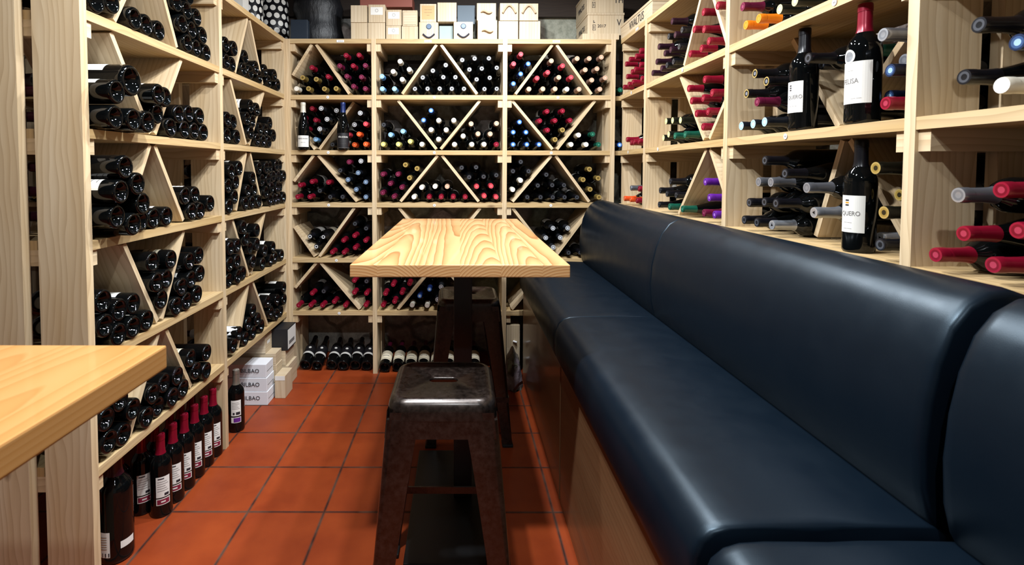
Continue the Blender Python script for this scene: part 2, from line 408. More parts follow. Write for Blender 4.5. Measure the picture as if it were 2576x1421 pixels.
BOT = [
('B',0,0,'P',-0.5693,1.7388,0.005,0,0,6),('B',0,0,'P',-0.6408,1.7537,0,0,1,6),('B',0,0,'G',-0.744,1.7388,0.006,0,2,6),('B',0,0,'G',-0.817,1.7388,-0.005,0,3,6),
('B',0,0,'G',-0.9107,1.7388,0.001,0,4,6),('B',0,0,'W',-0.9837,1.7388,-0.001,0,5,6),('B',0,0,'P',-0.5922,1.8082,0.004,1,0,5),('B',0,0,'P',-0.6815,1.8143,-0.004,1,1,5),
('B',0,0,'R',-0.7925,1.8108,0.004,1,2,5),('B',0,0,'G',-0.8639,1.7948,0.001,1,3,5),('B',0,0,'G',-0.9444,1.8035,0.005,1,4,5),('B',0,0,'P',-0.5693,1.8775,-0,2,0,4),
('B',0,0,'R',-0.6423,1.8759,-0.001,2,1,4),('B',0,0,'P',-0.7222,1.8749,0.003,2,2,4),('B',0,0,'R',-0.888,1.8637,0.006,2,3,4),('B',0,0,'R',-0.6072,1.9399,-0.002,3,0,2),
('B',0,0,'R',-0.683,1.9364,0.006,3,1,2),('B',1,0,'M',0.2197,1.7388,0.005,0,0,9),('B',1,0,'M',0.1467,1.7388,-0.004,0,1,9),('B',1,0,'M',0.0233,1.7388,0.001,0,2,9),
('B',1,0,'M',-0.0497,1.7388,0.002,0,3,9),('B',1,0,'M',-0.1227,1.7388,0.005,0,4,9),('B',1,0,'M',-0.1957,1.7388,0.002,0,5,9),('B',1,0,'M',-0.272,1.7388,-0.004,0,6,9),
('B',1,0,'L',-0.3948,1.7388,-0,0,7,9),('B',1,0,'L',-0.4678,1.7388,-0,0,8,9),('B',1,0,'M',0.1776,1.8049,0,1,0,7),('B',1,0,'M',0.0992,1.7942,0.006,1,1,7),
('B',1,0,'M',-0.0282,1.8086,-0.002,1,2,7),('B',1,0,'M',-0.1012,1.8086,-0.003,1,3,7),('B',1,0,'M',-0.2248,1.8058,0,1,4,7),('B',1,0,'W',-0.3477,1.7946,0.002,1,5,7),
('B',1,0,'L',-0.4687,1.8118,0.005,1,6,7),('B',1,0,'M',0.2197,1.8646,0.001,2,0,7),('B',1,0,'M',0.1301,1.8603,-0.003,2,1,7),('B',1,0,'M',0.0558,1.853,0.005,2,2,7),
('B',1,0,'M',-0.0863,1.88,-0,2,3,7),('B',1,0,'M',-0.1639,1.846,0.002,2,4,7),('B',1,0,'W',-0.3057,1.8542,-0,2,5,7),('B',1,0,'W',-0.4026,1.8427,-0.003,2,6,7),
('B',1,0,'M',0.1722,1.92,0.002,3,0,4),('B',1,0,'M',0.0868,1.9191,0.003,3,1,4),('B',1,0,'M',0.0125,1.9117,-0.004,3,2,4),('B',1,0,'W',-0.3606,1.9024,-0,3,3,4),
('B',2,0,'T',0.8403,1.7388,-0.002,0,0,6),('B',2,0,'T',0.7155,1.7388,-0.004,0,1,6),('B',2,0,'W',0.6425,1.7388,-0.003,0,2,6),('B',2,0,'T',0.5695,1.7388,0.006,0,3,6),
('B',2,0,'T',0.4965,1.7388,0.005,0,4,6),('B',2,0,'T',0.4138,1.7388,-0.001,0,5,6),('B',2,0,'T',0.8697,1.8056,0.003,1,0,7),('B',2,0,'T',0.7919,1.7935,-0.005,1,1,7),
('B',2,0,'C',0.6652,1.8082,0.005,1,2,7),('B',2,0,'T',0.5922,1.8082,0,1,3,7),('B',2,0,'C',0.4617,1.803,0.004,1,4,7),('B',2,0,'B',0.3639,1.8292,-0.003,1,5,7),
('B',2,0,'B',0.3203,1.7706,-0.001,1,6,7),('B',2,0,'T',0.8217,1.8606,-0.002,2,0,6),('B',2,0,'T',0.7491,1.8526,0.006,2,1,6),('B',2,0,'C',0.6148,1.8778,-0.001,2,2,6),
('B',2,0,'C',0.5257,1.8381,-0,2,3,6),('B',2,0,'B',0.4076,1.8877,0.005,2,4,6),('B',2,0,'C',0.3203,1.8877,0.005,2,5,6),('B',2,0,'T',0.8466,1.9292,-0.001,3,0,5),
('B',2,0,'T',0.7739,1.9213,-0.002,3,1,5),('B',2,0,'T',0.7005,1.9197,0.004,3,2,5),('B',2,0,'T',0.5477,1.9077,-0.005,3,3,5),('B',2,0,'C',0.3639,1.9462,-0.001,3,4,5),
('B',0,1,'O',-0.5693,1.4068,0.005,0,0,4),('B',0,1,'O',-0.6504,1.4068,-0.061,0,1,4),('B',0,1,'K',-0.7844,1.4068,-0.059,0,2,4),('B',0,1,'R',-0.9837,1.4068,-0.061,0,3,4),
('B',0,1,'O',-0.6099,1.4675,0,1,0,4),('B',0,1,'C',-0.6895,1.4685,-0.059,1,1,4),('B',0,1,'S',-0.8456,1.498,0,1,2,4),('B',0,1,'L',-0.8891,1.4394,-0.062,1,3,4),
('B',0,1,'C',-0.5693,1.5282,0.002,2,0,5),('B',0,1,'S',-0.6489,1.5292,-0.06,2,1,5),('B',0,1,'S',-0.802,1.5566,-0.002,2,2,5),('B',0,1,'R',-0.8878,1.5575,-0.06,2,3,5),
('B',0,1,'R',-0.9393,1.5057,-0.062,2,4,5),('B',0,1,'S',-0.6016,1.5937,-0.003,3,0,4),('B',0,1,'S',-0.7585,1.6152,-0.06,3,1,4),('B',0,1,'S',-0.8358,1.6213,-0,3,2,4),
('B',0,1,'R',-0.9664,1.5735,-0.059,3,3,4),('B',0,1,'R',-0.9085,1.6275,-0.06,4,0,1),('B',1,1,'R',0.2197,1.4068,0.001,0,0,9),('B',1,1,'W',0.1451,1.4068,0.005,0,1,9),
('B',1,1,'W',0.0714,1.4068,0.001,0,2,9),('B',1,1,'W',-0.0338,1.4068,-0.005,0,3,9),('B',1,1,'W',-0.1299,1.4374,-0.004,0,4,9),('B',1,1,'W',-0.2304,1.4068,0.002,0,5,9),
('B',1,1,'Y',-0.3013,1.424,-0.002,0,6,9),('B',1,1,'Y',-0.3723,1.4068,0.003,0,7,9),('B',1,1,'Y',-0.4641,1.4068,0,0,8,9),('B',1,1,'T',0.1823,1.4696,-0.001,1,0,7),
('B',1,1,'T',0.1085,1.4699,0.003,1,1,7),('B',1,1,'W',0.0188,1.4574,-0.004,1,2,7),('B',1,1,'W',-0.084,1.4942,-0.003,1,3,7),('B',1,1,'W',-0.1752,1.4947,-0.002,1,4,7),
('B',1,1,'L',-0.3452,1.4848,-0.001,1,5,7),('B',1,1,'L',-0.4181,1.4636,0.005,1,6,7),('B',1,1,'T',0.2197,1.5323,0.004,2,0,6),('B',1,1,'T',0.0667,1.5298,0.004,2,1,6),
('B',1,1,'W',-0.0381,1.5509,0.002,2,2,6),('B',1,1,'W',-0.1293,1.5514,-0.006,2,3,6),('B',1,1,'B',-0.2205,1.5519,-0.003,2,4,6),('B',1,1,'K',-0.4603,1.5232,0,2,5,6),
('B',1,1,'B',-0.1746,1.6087,0.005,3,0,1),('B',2,1,'D',0.8372,1.4068,-0.002,0,0,7),('B',2,1,'W',0.7611,1.4068,0.001,0,1,7),('B',2,1,'W',0.6693,1.4068,0.004,0,2,7),
('B',2,1,'G',0.5738,1.437,-0.002,0,3,7),('B',2,1,'B',0.4763,1.4068,0.003,0,4,7),('B',2,1,'B',0.4033,1.4068,0.001,0,5,7),('B',2,1,'B',0.3203,1.4068,0,0,6,7),
('B',2,1,'D',0.7991,1.4691,0.002,1,0,6),('B',2,1,'W',0.7152,1.4636,-0,1,1,6),('B',2,1,'G',0.6185,1.4947,-0.005,1,2,6),('B',2,1,'R',0.5267,1.4928,0.005,1,3,6),
('B',2,1,'B',0.3968,1.4795,0.006,1,4,6),('B',2,1,'B',0.3203,1.4798,0.004,1,5,6),('B',2,1,'R',0.6633,1.5523,-0.002,2,0,4),('B',2,1,'R',0.5715,1.5504,0.002,2,1,4),
('B',2,1,'R',0.4796,1.5486,0.003,2,2,4),('B',2,1,'B',0.3588,1.5418,-0.005,2,3,4),('B',2,1,'R',0.6162,1.6081,0.003,3,0,2),('B',2,1,'R',0.5244,1.6062,-0.005,3,1,2),
('B',0,2,'q',-0.5693,1.0883,0.005,0,0,5),('B',0,2,'K',-0.7116,1.0883,-0.003,0,1,5),('B',0,2,'K',-0.7846,1.0883,0.006,0,2,5),('B',0,2,'R',-0.9107,1.0883,-0.003,0,3,5),
('B',0,2,'R',-0.9837,1.0883,0,0,4,5),('B',0,2,'q',-0.5693,1.1784,0.004,1,0,6),('B',0,2,'q',-0.6269,1.1336,0.006,1,1,6),('B',0,2,'R',-0.7955,1.1762,0.002,1,2,6),
('B',0,2,'K',-0.8477,1.1251,0.004,1,3,6),('B',0,2,'R',-0.8956,1.1802,-0.001,1,4,6),('B',0,2,'R',-0.9655,1.159,0.003,1,5,6),('B',0,2,'q',-0.6164,1.2341,-0.001,2,0,2),
('B',0,2,'q',-0.6766,1.1928,0.005,2,1,2),('B',0,2,'S',-0.5982,1.3048,0.003,3,0,3),('B',0,2,'P',-0.671,1.2995,-0.001,3,1,3),('B',0,2,'K',-0.7235,1.2487,0.003,3,2,3),
('B',1,2,'C',0.2197,1.0883,-0.005,0,0,9),('B',1,2,'C',0.147,1.095,0.005,0,1,9),('B',1,2,'R',0.0319,1.0883,0.002,0,2,9),('B',1,2,'R',-0.0411,1.0883,-0.002,0,3,9),
('B',1,2,'R',-0.1141,1.0883,0.002,0,4,9),('B',1,2,'R',-0.1871,1.0883,0.003,0,5,9),('B',1,2,'W',-0.2786,1.0883,0.002,0,6,9),('B',1,2,'P',-0.3992,1.091,0.005,0,7,9),
('B',1,2,'P',-0.4687,1.1134,-0.001,0,8,9),('B',1,2,'C',0.1888,1.1548,-0.002,1,0,7),('B',1,2,'C',0.1013,1.1519,-0.002,1,1,7),('B',1,2,'T',-0.0777,1.1516,-0.003,1,2,7),
('B',1,2,'W',-0.1512,1.1519,-0,1,3,7),('B',1,2,'W',-0.2319,1.146,0.003,1,4,7),('B',1,2,'P',-0.3522,1.1468,0.004,1,5,7),('B',1,2,'P',-0.4217,1.1692,0.002,1,6,7),
('B',1,2,'K',0.2197,1.221,0.003,2,0,6),('B',1,2,'K',0.1431,1.2118,0.006,2,1,6),('B',1,2,'K',0.0557,1.2089,0.002,2,2,6),('B',1,2,'G',-0.3062,1.2035,-0.005,2,3,6),
('B',1,2,'P',-0.3757,1.2259,0.002,2,4,6),('B',1,2,'P',-0.4677,1.2259,-0.006,2,5,6),('B',1,2,'K',0.0974,1.2688,0.002,3,0,4),('B',1,2,'K',0.01,1.2659,0.006,3,1,4),
('B',1,2,'G',-0.2603,1.2602,-0,3,2,4),('B',1,2,'G',-0.3297,1.2826,0.005,3,3,4),('B',2,2,'G',0.8447,1.0883,-0.006,0,0,6),('B',2,2,'K',0.7079,1.0883,0.006,0,1,6),
('B',2,2,'K',0.6349,1.0883,-0.004,0,2,6),('B',2,2,'K',0.5619,1.0883,0.004,0,3,6),('B',2,2,'K',0.4889,1.0883,-0.002,0,4,6),('B',2,2,'K',0.4085,1.0883,-0.001,0,5,6),
('B',2,2,'G',0.7895,1.1361,-0.004,1,0,5),('B',2,2,'K',0.6311,1.1612,-0.006,1,1,5),('B',2,2,'K',0.5581,1.1612,0.003,1,2,5),('B',2,2,'K',0.4706,1.159,0.003,1,3,5),
('B',2,2,'W',0.3203,1.1337,-0.005,1,4,5),('B',2,2,'G',0.8361,1.2041,0.001,2,0,4),('B',2,2,'G',0.7461,1.1948,-0.003,2,1,4),('B',2,2,'K',0.5216,1.2244,0.005,2,2,4),
('B',2,2,'W',0.3672,1.1896,-0.004,2,3,4),('B',2,2,'G',0.7828,1.2578,0.001,3,0,4),('B',2,2,'K',0.4141,1.2455,0.005,3,1,4),('B',2,2,'K',0.3672,1.3015,0,3,2,4),
('B',2,2,'K',0.3203,1.2455,0.002,3,3,4),('B',0,3,'K',-0.5693,0.7508,0.004,0,0,4),('B',0,3,'R',-0.6365,0.7792,0.002,0,1,4),('B',0,3,'R',-0.7038,0.7508,0.004,0,2,4),
('B',0,3,'R',-0.7768,0.7508,-0.003,0,3,4),('B',0,3,'R',-0.5721,0.8237,0.005,1,0,3),('B',0,3,'R',-0.7067,0.8237,0,1,1,3),('B',0,3,'M',-0.8714,0.7855,0.005,1,2,3),
('B',0,3,'K',-0.5693,0.8967,0.002,2,0,4),('B',0,3,'R',-0.6394,0.8522,0.003,2,1,4),('B',0,3,'M',-0.8286,0.8446,0.005,2,2,4),('B',0,3,'M',-0.9126,0.8459,-0.005,2,3,4),
('B',0,3,'K',-0.6366,0.9251,0.004,3,0,1),('B',2,3,'K',0.7339,0.7508,-0.002,0,0,2),('B',2,3,'K',0.6609,0.7508,0.004,0,1,2),('B',2,3,'S',0.611,0.842,-0.003,1,0,3),
('B',2,3,'S',0.5681,0.783,-0,1,1,3),('B',2,3,'S',0.5229,0.8404,-0.004,1,2,3),('B',2,3,'S',0.654,0.9011,0.004,2,0,2),('B',2,3,'S',0.5659,0.8994,-0.002,2,1,2),
('B',0,4,'R',-0.5739,0.427,-0,0,0,6),('B',0,4,'R',-0.6977,0.4258,0.004,0,1,6),('B',0,4,'R',-0.7677,0.4466,-0.002,0,2,6),('B',0,4,'R',-0.8377,0.4258,0.005,0,3,6),
('B',0,4,'R',-0.9107,0.4258,0,0,4,6),('B',0,4,'R',-0.9837,0.4258,0.005,0,5,6),('B',0,4,'R',-0.5693,0.4998,0.003,1,0,4),('B',0,4,'R',-0.6421,0.5058,0.006,1,1,4),
('B',0,4,'K',-0.8301,0.5118,0.003,1,2,4),('B',0,4,'R',-0.9018,0.4983,-0.002,1,3,4),('B',0,4,'K',-0.5693,0.5729,0,2,0,2),('B',0,4,'R',-0.6424,0.5788,0.005,2,1,2),
('B',1,4,'W',-0.1991,0.4258,0.005,0,0,4),('B',1,4,'W',-0.2913,0.4258,-0.003,0,1,4),('B',1,4,'R',-0.399,0.4476,-0.003,0,2,4),('B',1,4,'R',-0.4687,0.4258,-0.003,0,3,4),
('B',1,4,'S',-0.1352,0.4612,0.002,1,0,4),('B',1,4,'B',-0.2452,0.4824,-0.004,1,1,4),('B',1,4,'R',-0.3525,0.5039,0.002,1,2,4),('B',1,4,'R',-0.454,0.4973,-0.002,1,3,4),
('B',1,4,'S',-0.1139,0.5399,0.004,2,0,4),('B',1,4,'B',-0.1851,0.5238,-0.003,2,1,4),('B',1,4,'R',-0.3061,0.5602,0.005,2,2,4),('B',1,4,'R',-0.4067,0.5529,-0.002,2,3,4),
('L',0,0,'N',2.1296,1.7388,-0.006,0,0,8),('L',0,0,'N',2.0454,1.7388,-0.004,0,1,8),('L',0,0,'N',1.9655,1.7388,0.004,0,2,8),('L',0,0,'N',1.793,1.7388,-0.004,0,3,8),
('L',0,0,'N',1.72,1.7388,-0.003,0,4,8),('L',0,0,'N',1.647,1.7388,0.006,0,5,8),('L',0,0,'N',1.5488,1.7578,-0.001,0,6,8),('L',0,0,'N',1.4783,1.7388,0.002,0,7,8),
('L',0,0,'N',2.0874,1.7985,0.001,1,0,5),('L',0,0,'N',2.0055,1.7999,-0,1,1,5),('L',0,0,'N',1.9283,1.8016,0.005,1,2,5),('L',0,0,'N',1.5863,1.8204,-0.006,1,3,5),
('L',0,0,'N',1.4974,1.8096,-0.001,1,4,5),('L',0,0,'N',2.0475,1.8596,-0.001,2,0,3),('L',0,0,'N',1.9685,1.8629,0.002,2,1,3),('L',0,0,'N',1.8958,1.8694,0.003,2,2,3),
('L',0,0,'N',2.0004,1.9285,-0.006,3,0,1),('L',0,1,'N',2.0935,1.4068,-0.005,0,0,7),('L',0,1,'N',2.0166,1.4068,-0.003,0,1,7),('L',0,1,'N',1.9436,1.4068,-0.002,0,2,7),
('L',0,1,'N',1.8433,1.4068,0.003,0,3,7),('L',0,1,'N',1.6257,1.4068,0.053,0,4,7),('L',0,1,'N',1.5515,1.4068,0.055,0,5,7),('L',0,1,'N',1.4783,1.4068,0.049,0,6,7),
('L',0,1,'N',2.055,1.4689,-0.001,1,0,5),('L',0,1,'N',1.9801,1.47,-0.004,1,1,5),('L',0,1,'N',1.8934,1.4598,0.005,1,2,5),('L',0,1,'N',1.7573,1.4463,0.005,1,3,5),
('L',0,1,'N',1.4783,1.4798,0.055,1,4,5),('L',0,1,'N',1.7951,1.5088,0.013,2,0,3),('L',0,1,'N',1.7181,1.5079,0.035,2,1,3),('L',0,1,'Q',1.5516,1.5244,0.051,2,2,3),
('L',0,2,'N',2.1194,1.1125,0.004,0,0,8),('L',0,2,'N',2.0505,1.0883,-0.002,0,1,8),('L',0,2,'N',1.9775,1.0912,0.003,0,2,8),('L',0,2,'N',1.8058,1.0883,0.003,0,3,8),
('L',0,2,'N',1.7328,1.0883,0.001,0,4,8),('L',0,2,'N',1.6598,1.0883,0.004,0,5,8),('L',0,2,'N',1.5451,1.0883,0.052,0,6,8),('L',0,2,'N',1.4783,1.1178,0.047,0,7,8),
('L',0,2,'N',2.0165,1.153,-0.005,1,0,3),('L',0,2,'N',1.939,1.1532,-0.002,1,1,3),('L',0,2,'N',1.5857,1.149,0.056,1,2,3),('L',0,2,'N',1.5483,1.2116,0.065,2,0,2),
('L',0,2,'N',1.4783,1.1908,0.06,2,1,2),('L',0,2,'N',1.496,1.2626,0.063,3,0,1),('L',0,3,'N',2.0014,0.7596,0.005,0,0,6),('L',0,3,'N',1.9289,0.7508,0.003,0,1,6),
('L',0,3,'N',1.8559,0.7508,0.004,0,2,6),('L',0,3,'N',1.6818,0.7508,0.001,0,3,6),('L',0,3,'N',1.6088,0.7508,0.003,0,4,6),('L',0,3,'N',1.5358,0.7508,0.005,0,5,6),
('L',0,3,'N',2.0365,0.8343,-0.001,1,0,7),('L',0,3,'N',1.964,0.8263,0.002,1,1,7),('L',0,3,'N',1.892,0.8143,0.005,1,2,7),('L',0,3,'N',1.774,0.797,-0.003,1,3,7),
('L',0,3,'N',1.6219,0.8226,-0.005,1,4,7),('L',0,3,'N',1.5489,0.8226,-0,1,5,7),('L',0,3,'N',1.4783,0.7958,0.005,1,6,7),('L',0,3,'N',1.958,0.8991,0,2,0,4),
('L',0,3,'N',1.8078,0.8622,-0.004,2,1,4),('L',0,3,'N',1.7349,0.8669,0.006,2,2,4),('L',0,3,'N',1.4784,0.8688,-0,2,3,4),('L',0,3,'N',2.0301,0.9102,-0.001,3,0,3),
('L',0,3,'N',1.8413,0.927,-0.005,3,1,3),('L',0,3,'N',1.725,0.9392,-0.001,3,2,3),('L',0,4,'N',2.0616,0.4258,0.006,0,0,8),('L',0,4,'N',1.9944,0.4543,-0.001,0,1,8),
('L',0,4,'N',1.891,0.4258,0.003,0,2,8),('L',0,4,'N',1.818,0.4258,0.005,0,3,8),('L',0,4,'N',1.745,0.4258,-0.006,0,4,8),('L',0,4,'N',1.6696,0.4258,0.002,0,5,8),
('L',0,4,'N',1.5597,0.4258,-0.004,0,6,8),('L',0,4,'N',1.4884,0.4416,0,0,7,8),('L',0,4,'N',2.0696,0.4984,0.004,1,0,7),('L',0,4,'N',1.958,0.5176,-0.002,1,1,7),
('L',0,4,'N',1.854,0.4893,0.003,1,2,7),('L',0,4,'N',1.7801,0.4948,-0.003,1,3,7),('L',0,4,'N',1.7073,0.4884,0.001,1,4,7),('L',0,4,'N',1.5975,0.4882,0.003,1,5,7),
('L',0,4,'N',1.4783,0.5139,0,1,6,7),('L',0,4,'N',1.5464,0.5403,-0.002,2,0,1),('L',1,0,'N',2.9361,1.7388,0.003,0,0,7),('L',1,0,'N',2.8183,1.7388,-0.004,0,1,7),
('L',1,0,'N',2.6805,1.7388,-0.002,0,2,7),('L',1,0,'N',2.5528,1.7388,0.003,0,3,7),('L',1,0,'N',2.4798,1.7388,0,0,4,7),('L',1,0,'N',2.3673,1.7388,-0.005,0,5,7),
('L',1,0,'N',2.2943,1.7388,0.002,0,6,7),('L',1,0,'N',2.8772,1.7819,0.005,1,0,6),('L',1,0,'N',2.7621,1.7855,-0.004,1,1,6),('L',1,0,'N',2.6167,1.7742,0.005,1,2,6),
('L',1,0,'N',2.5135,1.8036,-0.006,1,3,6),('L',1,0,'N',2.3673,1.8118,0.005,1,4,6),('L',1,0,'N',2.2943,1.8118,0.001,1,5,6),('L',1,1,'N',2.8025,1.4068,-0.003,0,0,5),
('L',1,1,'N',2.7237,1.4068,-0.004,0,1,5),('L',1,1,'N',2.6376,1.4068,-0.001,0,2,5),('L',1,1,'N',2.3952,1.4068,-0.001,0,3,5),('L',1,1,'N',2.2943,1.4068,0,0,4,5),
('L',1,1,'N',2.8648,1.4447,0,1,0,7),('L',1,1,'N',2.763,1.4683,-0.005,1,1,7),('L',1,1,'N',2.6807,1.4658,-0.003,1,2,7),('L',1,1,'N',2.5868,1.4989,-0.004,1,3,7),
('L',1,1,'N',2.5455,1.4387,0.004,1,4,7),('L',1,1,'N',2.3671,1.4742,-0.004,1,5,7),('L',1,1,'N',2.2943,1.4798,0.002,1,6,7),('L',1,1,'N',2.8232,1.5097,-0.005,2,0,3),
('L',1,1,'N',2.6304,1.5623,0.002,2,1,3),('L',1,1,'N',2.5137,1.5044,-0.001,2,2,3),('L',1,1,'N',2.5578,1.5697,0,3,0,1),('L',1,2,'N',3.0097,1.0883,0.003,0,0,8),
('L',1,2,'N',2.9367,1.0883,-0.002,0,1,8),('L',1,2,'N',2.8637,1.0883,0.002,0,2,8),('L',1,2,'N',2.7907,1.0883,0.005,0,3,8),('L',1,2,'N',2.6365,1.0883,0.003,0,4,8),
('L',1,2,'N',2.5561,1.0883,0.001,0,5,8),('L',1,2,'N',2.4735,1.0883,0.002,0,6,8),('L',1,2,'N',2.2943,1.0883,0.005,0,7,8),('L',1,2,'N',2.9733,1.1516,-0.006,1,0,8),
('L',1,2,'N',2.9003,1.1516,0.006,1,1,8),('L',1,2,'N',2.8273,1.1515,-0,1,2,8),('L',1,2,'N',2.7319,1.1315,0.005,1,3,8),('L',1,2,'N',2.5963,1.1492,-0.005,1,4,8),
('L',1,2,'N',2.5148,1.1485,-0.003,1,5,8),('L',1,2,'N',2.3564,1.1266,0.001,1,6,8),('L',1,2,'N',2.2943,1.1798,0.001,1,7,8),('L',1,2,'N',3.0097,1.2148,0.005,2,0,7),
('L',1,2,'N',2.9367,1.2148,-0.002,2,1,7),('L',1,2,'N',2.8637,1.2148,-0.003,2,2,7),('L',1,2,'N',2.7737,1.2012,0.002,2,3,7),('L',1,2,'N',2.7008,1.1976,-0.004,2,4,7),
('L',1,2,'N',2.555,1.2094,0.005,2,5,7),('L',1,2,'N',2.381,1.1954,-0.003,2,6,7),('L',1,2,'N',2.9732,1.2781,-0.006,3,0,7),('L',1,2,'N',2.9002,1.278,0.002,3,1,7),
('L',1,2,'N',2.812,1.2663,-0.003,3,2,7),('L',1,2,'N',2.739,1.2654,0.005,3,3,7),('L',1,2,'N',2.666,1.2617,-0.005,3,4,7),('L',1,2,'N',2.4142,1.2603,0,3,5,7),
('L',1,2,'N',2.3283,1.2459,0.001,3,6,7),('L',1,3,'N',2.9693,0.7508,-0,0,0,7),('L',1,3,'N',2.8815,0.7508,-0.005,0,1,7),('L',1,3,'N',2.8036,0.7508,0,0,2,7),
('L',1,3,'N',2.6938,0.7508,-0.004,0,3,7),('L',1,3,'N',2.4473,0.7508,-0.005,0,4,7),('L',1,3,'N',2.3743,0.7508,0.005,0,5,7),('L',1,3,'N',2.2943,0.7508,-0.003,0,6,7),
('L',1,3,'N',2.8478,0.8155,-0.005,1,0,5),('L',1,3,'N',2.7318,0.8131,-0.006,1,1,5),('L',1,3,'N',2.549,0.7903,0.004,1,2,5),('L',1,3,'N',2.3673,0.8235,0.004,1,3,5),
('L',1,3,'N',2.2943,0.8238,0.003,1,4,5),('L',1,3,'N',2.6007,0.8688,0.004,2,0,4),('L',1,3,'N',2.5282,0.8603,-0.003,2,1,4),('L',1,3,'N',2.3785,0.8956,0.001,2,2,4),
('L',1,3,'N',2.3054,0.896,0.003,2,3,4),('L',1,3,'N',2.6215,0.9388,-0.003,3,0,2),('L',1,3,'N',2.4774,0.9127,0.003,3,1,2),('L',1,3,'N',2.4405,0.9757,0.004,4,0,1),
('L',1,4,'N',2.9464,0.4258,0,0,0,7),('L',1,4,'N',2.8734,0.4258,0.002,0,1,7),('L',1,4,'N',2.807,0.456,-0.006,0,2,7),('L',1,4,'N',2.6586,0.4258,-0.001,0,3,7),
('L',1,4,'N',2.5538,0.4258,-0.002,0,4,7),('L',1,4,'N',2.461,0.4258,-0.002,0,5,7),('L',1,4,'N',2.313,0.4422,0.005,0,6,7),('L',1,4,'N',2.9929,0.4821,0.005,1,0,5),
('L',1,4,'N',2.9059,0.5018,-0.005,1,1,5),('L',1,4,'N',2.6069,0.4773,0.001,1,2,5),('L',1,4,'N',2.5012,0.4867,-0.004,1,3,5),('L',1,4,'w',2.3806,0.4758,0.002,1,4,5),
('L',1,4,'N',2.9856,0.5548,0.006,2,0,3),('L',1,4,'N',2.7573,0.5311,-0.004,2,1,3),('L',1,4,'N',2.5538,0.5374,-0.001,2,2,3),('R',0,0,'R',3.0007,1.7388,-0.002,0,0,4),
('R',0,0,'R',2.9,1.7388,0.003,0,1,4),('R',0,0,'R',2.827,1.7388,0.004,0,2,4),('R',0,0,'R',2.7163,1.7388,-0.005,0,3,4),('R',0,0,'R',2.9503,1.7917,-0.004,1,0,4),
('R',0,0,'R',2.8633,1.8021,-0.002,1,1,4),('R',0,0,'R',2.7885,1.8008,0.006,1,2,4),('R',0,0,'R',2.7163,1.8118,0.003,1,3,4),('R',0,0,'R',2.9559,1.8644,0.002,2,0,4),
('R',0,0,'R',2.8771,1.8738,0.006,2,1,4),('R',0,0,'R',2.7952,1.8735,-0.001,2,2,4),('R',0,0,'R',2.7168,1.8848,0.004,2,3,4),('R',0,1,'R',2.9319,1.4289,-0.003,0,0,4),
('R',0,1,'R',2.8623,1.4068,-0.003,0,1,4),('R',0,1,'R',2.7893,1.4068,0.005,0,2,4),('R',0,1,'R',2.7163,1.4068,0.004,0,3,4),('R',0,2,'O',2.948,1.0883,0.001,0,0,3),
('R',0,2,'O',2.8568,1.0883,-0.004,0,1,3),('R',0,2,'R',2.7494,1.0883,-0.002,0,2,3),('R',0,2,'X',2.8248,1.1539,0.005,1,0,2),('R',0,2,'R',2.7163,1.1534,-0.001,1,1,2),
('R',1,0,'Z',2.5574,1.7388,-0.005,0,0,7),('R',1,0,'Z',2.4407,1.7388,-0.003,0,1,7),('R',1,0,'K',2.3677,1.7388,0.001,0,2,7),('R',1,0,'K',2.2894,1.7388,0.004,0,3,7),
('R',1,0,'R',2.135,1.7388,-0.001,0,4,7),('R',1,0,'R',2.041,1.7388,-0.003,0,5,7),('R',1,0,'R',1.9671,1.7494,0.004,0,6,7),('R',1,0,'Z',2.4991,1.7827,-0.002,1,0,6),
('R',1,0,'Z',2.4042,1.802,-0.003,1,1,6),('R',1,0,'Z',2.3285,1.8004,0.001,1,2,6),('R',1,0,'K',2.2411,1.7936,0,1,3,6),('R',1,0,'R',2.0907,1.8277,0.004,1,4,6),
('R',1,0,'R',2.0179,1.8081,-0.001,1,5,6),('R',1,0,'Z',2.4651,1.8472,0.002,2,0,6),('R',1,0,'K',2.3568,1.8677,-0.001,2,1,6),('R',1,0,'Z',2.2803,1.8552,0.002,2,2,6),
('R',1,0,'K',2.2036,1.8562,0.005,2,3,6),('R',1,0,'R',2.0332,1.8795,-0.005,2,4,6),('R',1,0,'R',1.9023,1.863,0.005,2,5,6),('R',1,0,'Z',2.3086,1.9225,0.005,3,0,2),
('R',1,0,'R',1.922,1.9333,-0.002,3,1,2),('R',1,1,'F',2.4098,1.4068,-0.006,0,0,5),('R',1,1,'F',2.3356,1.4182,-0,0,1,5),('R',1,1,'D',2.2633,1.4068,0.002,0,2,5),
('R',1,1,'D',2.1759,1.4068,-0.004,0,3,5),('R',1,1,'R',2.0162,1.4264,-0.004,0,4,5),('R',1,1,'F',2.3716,1.4817,-0.002,1,0,5),('R',1,1,'F',2.2835,1.477,0.005,1,1,5),
('R',1,1,'F',2.2107,1.471,0.001,1,2,5),('R',1,1,'R',2.0615,1.4836,0.002,1,3,5),('R',1,1,'R',1.9683,1.4815,0.001,1,4,5),('R',1,1,'R',2.1067,1.5409,0.002,2,0,3),
('R',1,1,'R',2.0136,1.5388,-0.001,2,1,3),('R',1,1,'R',1.9406,1.549,-0,2,2,3),('R',1,1,'R',2.152,1.5982,-0.005,3,0,2),('R',1,1,'R',1.9891,1.6075,0.006,3,1,2),
('R',1,2,'K',2.444,1.0883,-0.004,0,0,5),('R',1,2,'D',2.3032,1.0883,0.004,0,1,5),('R',1,2,'D',2.1744,1.0883,0.002,0,2,5),('R',1,2,'P',1.979,1.0883,0.003,0,3,5),
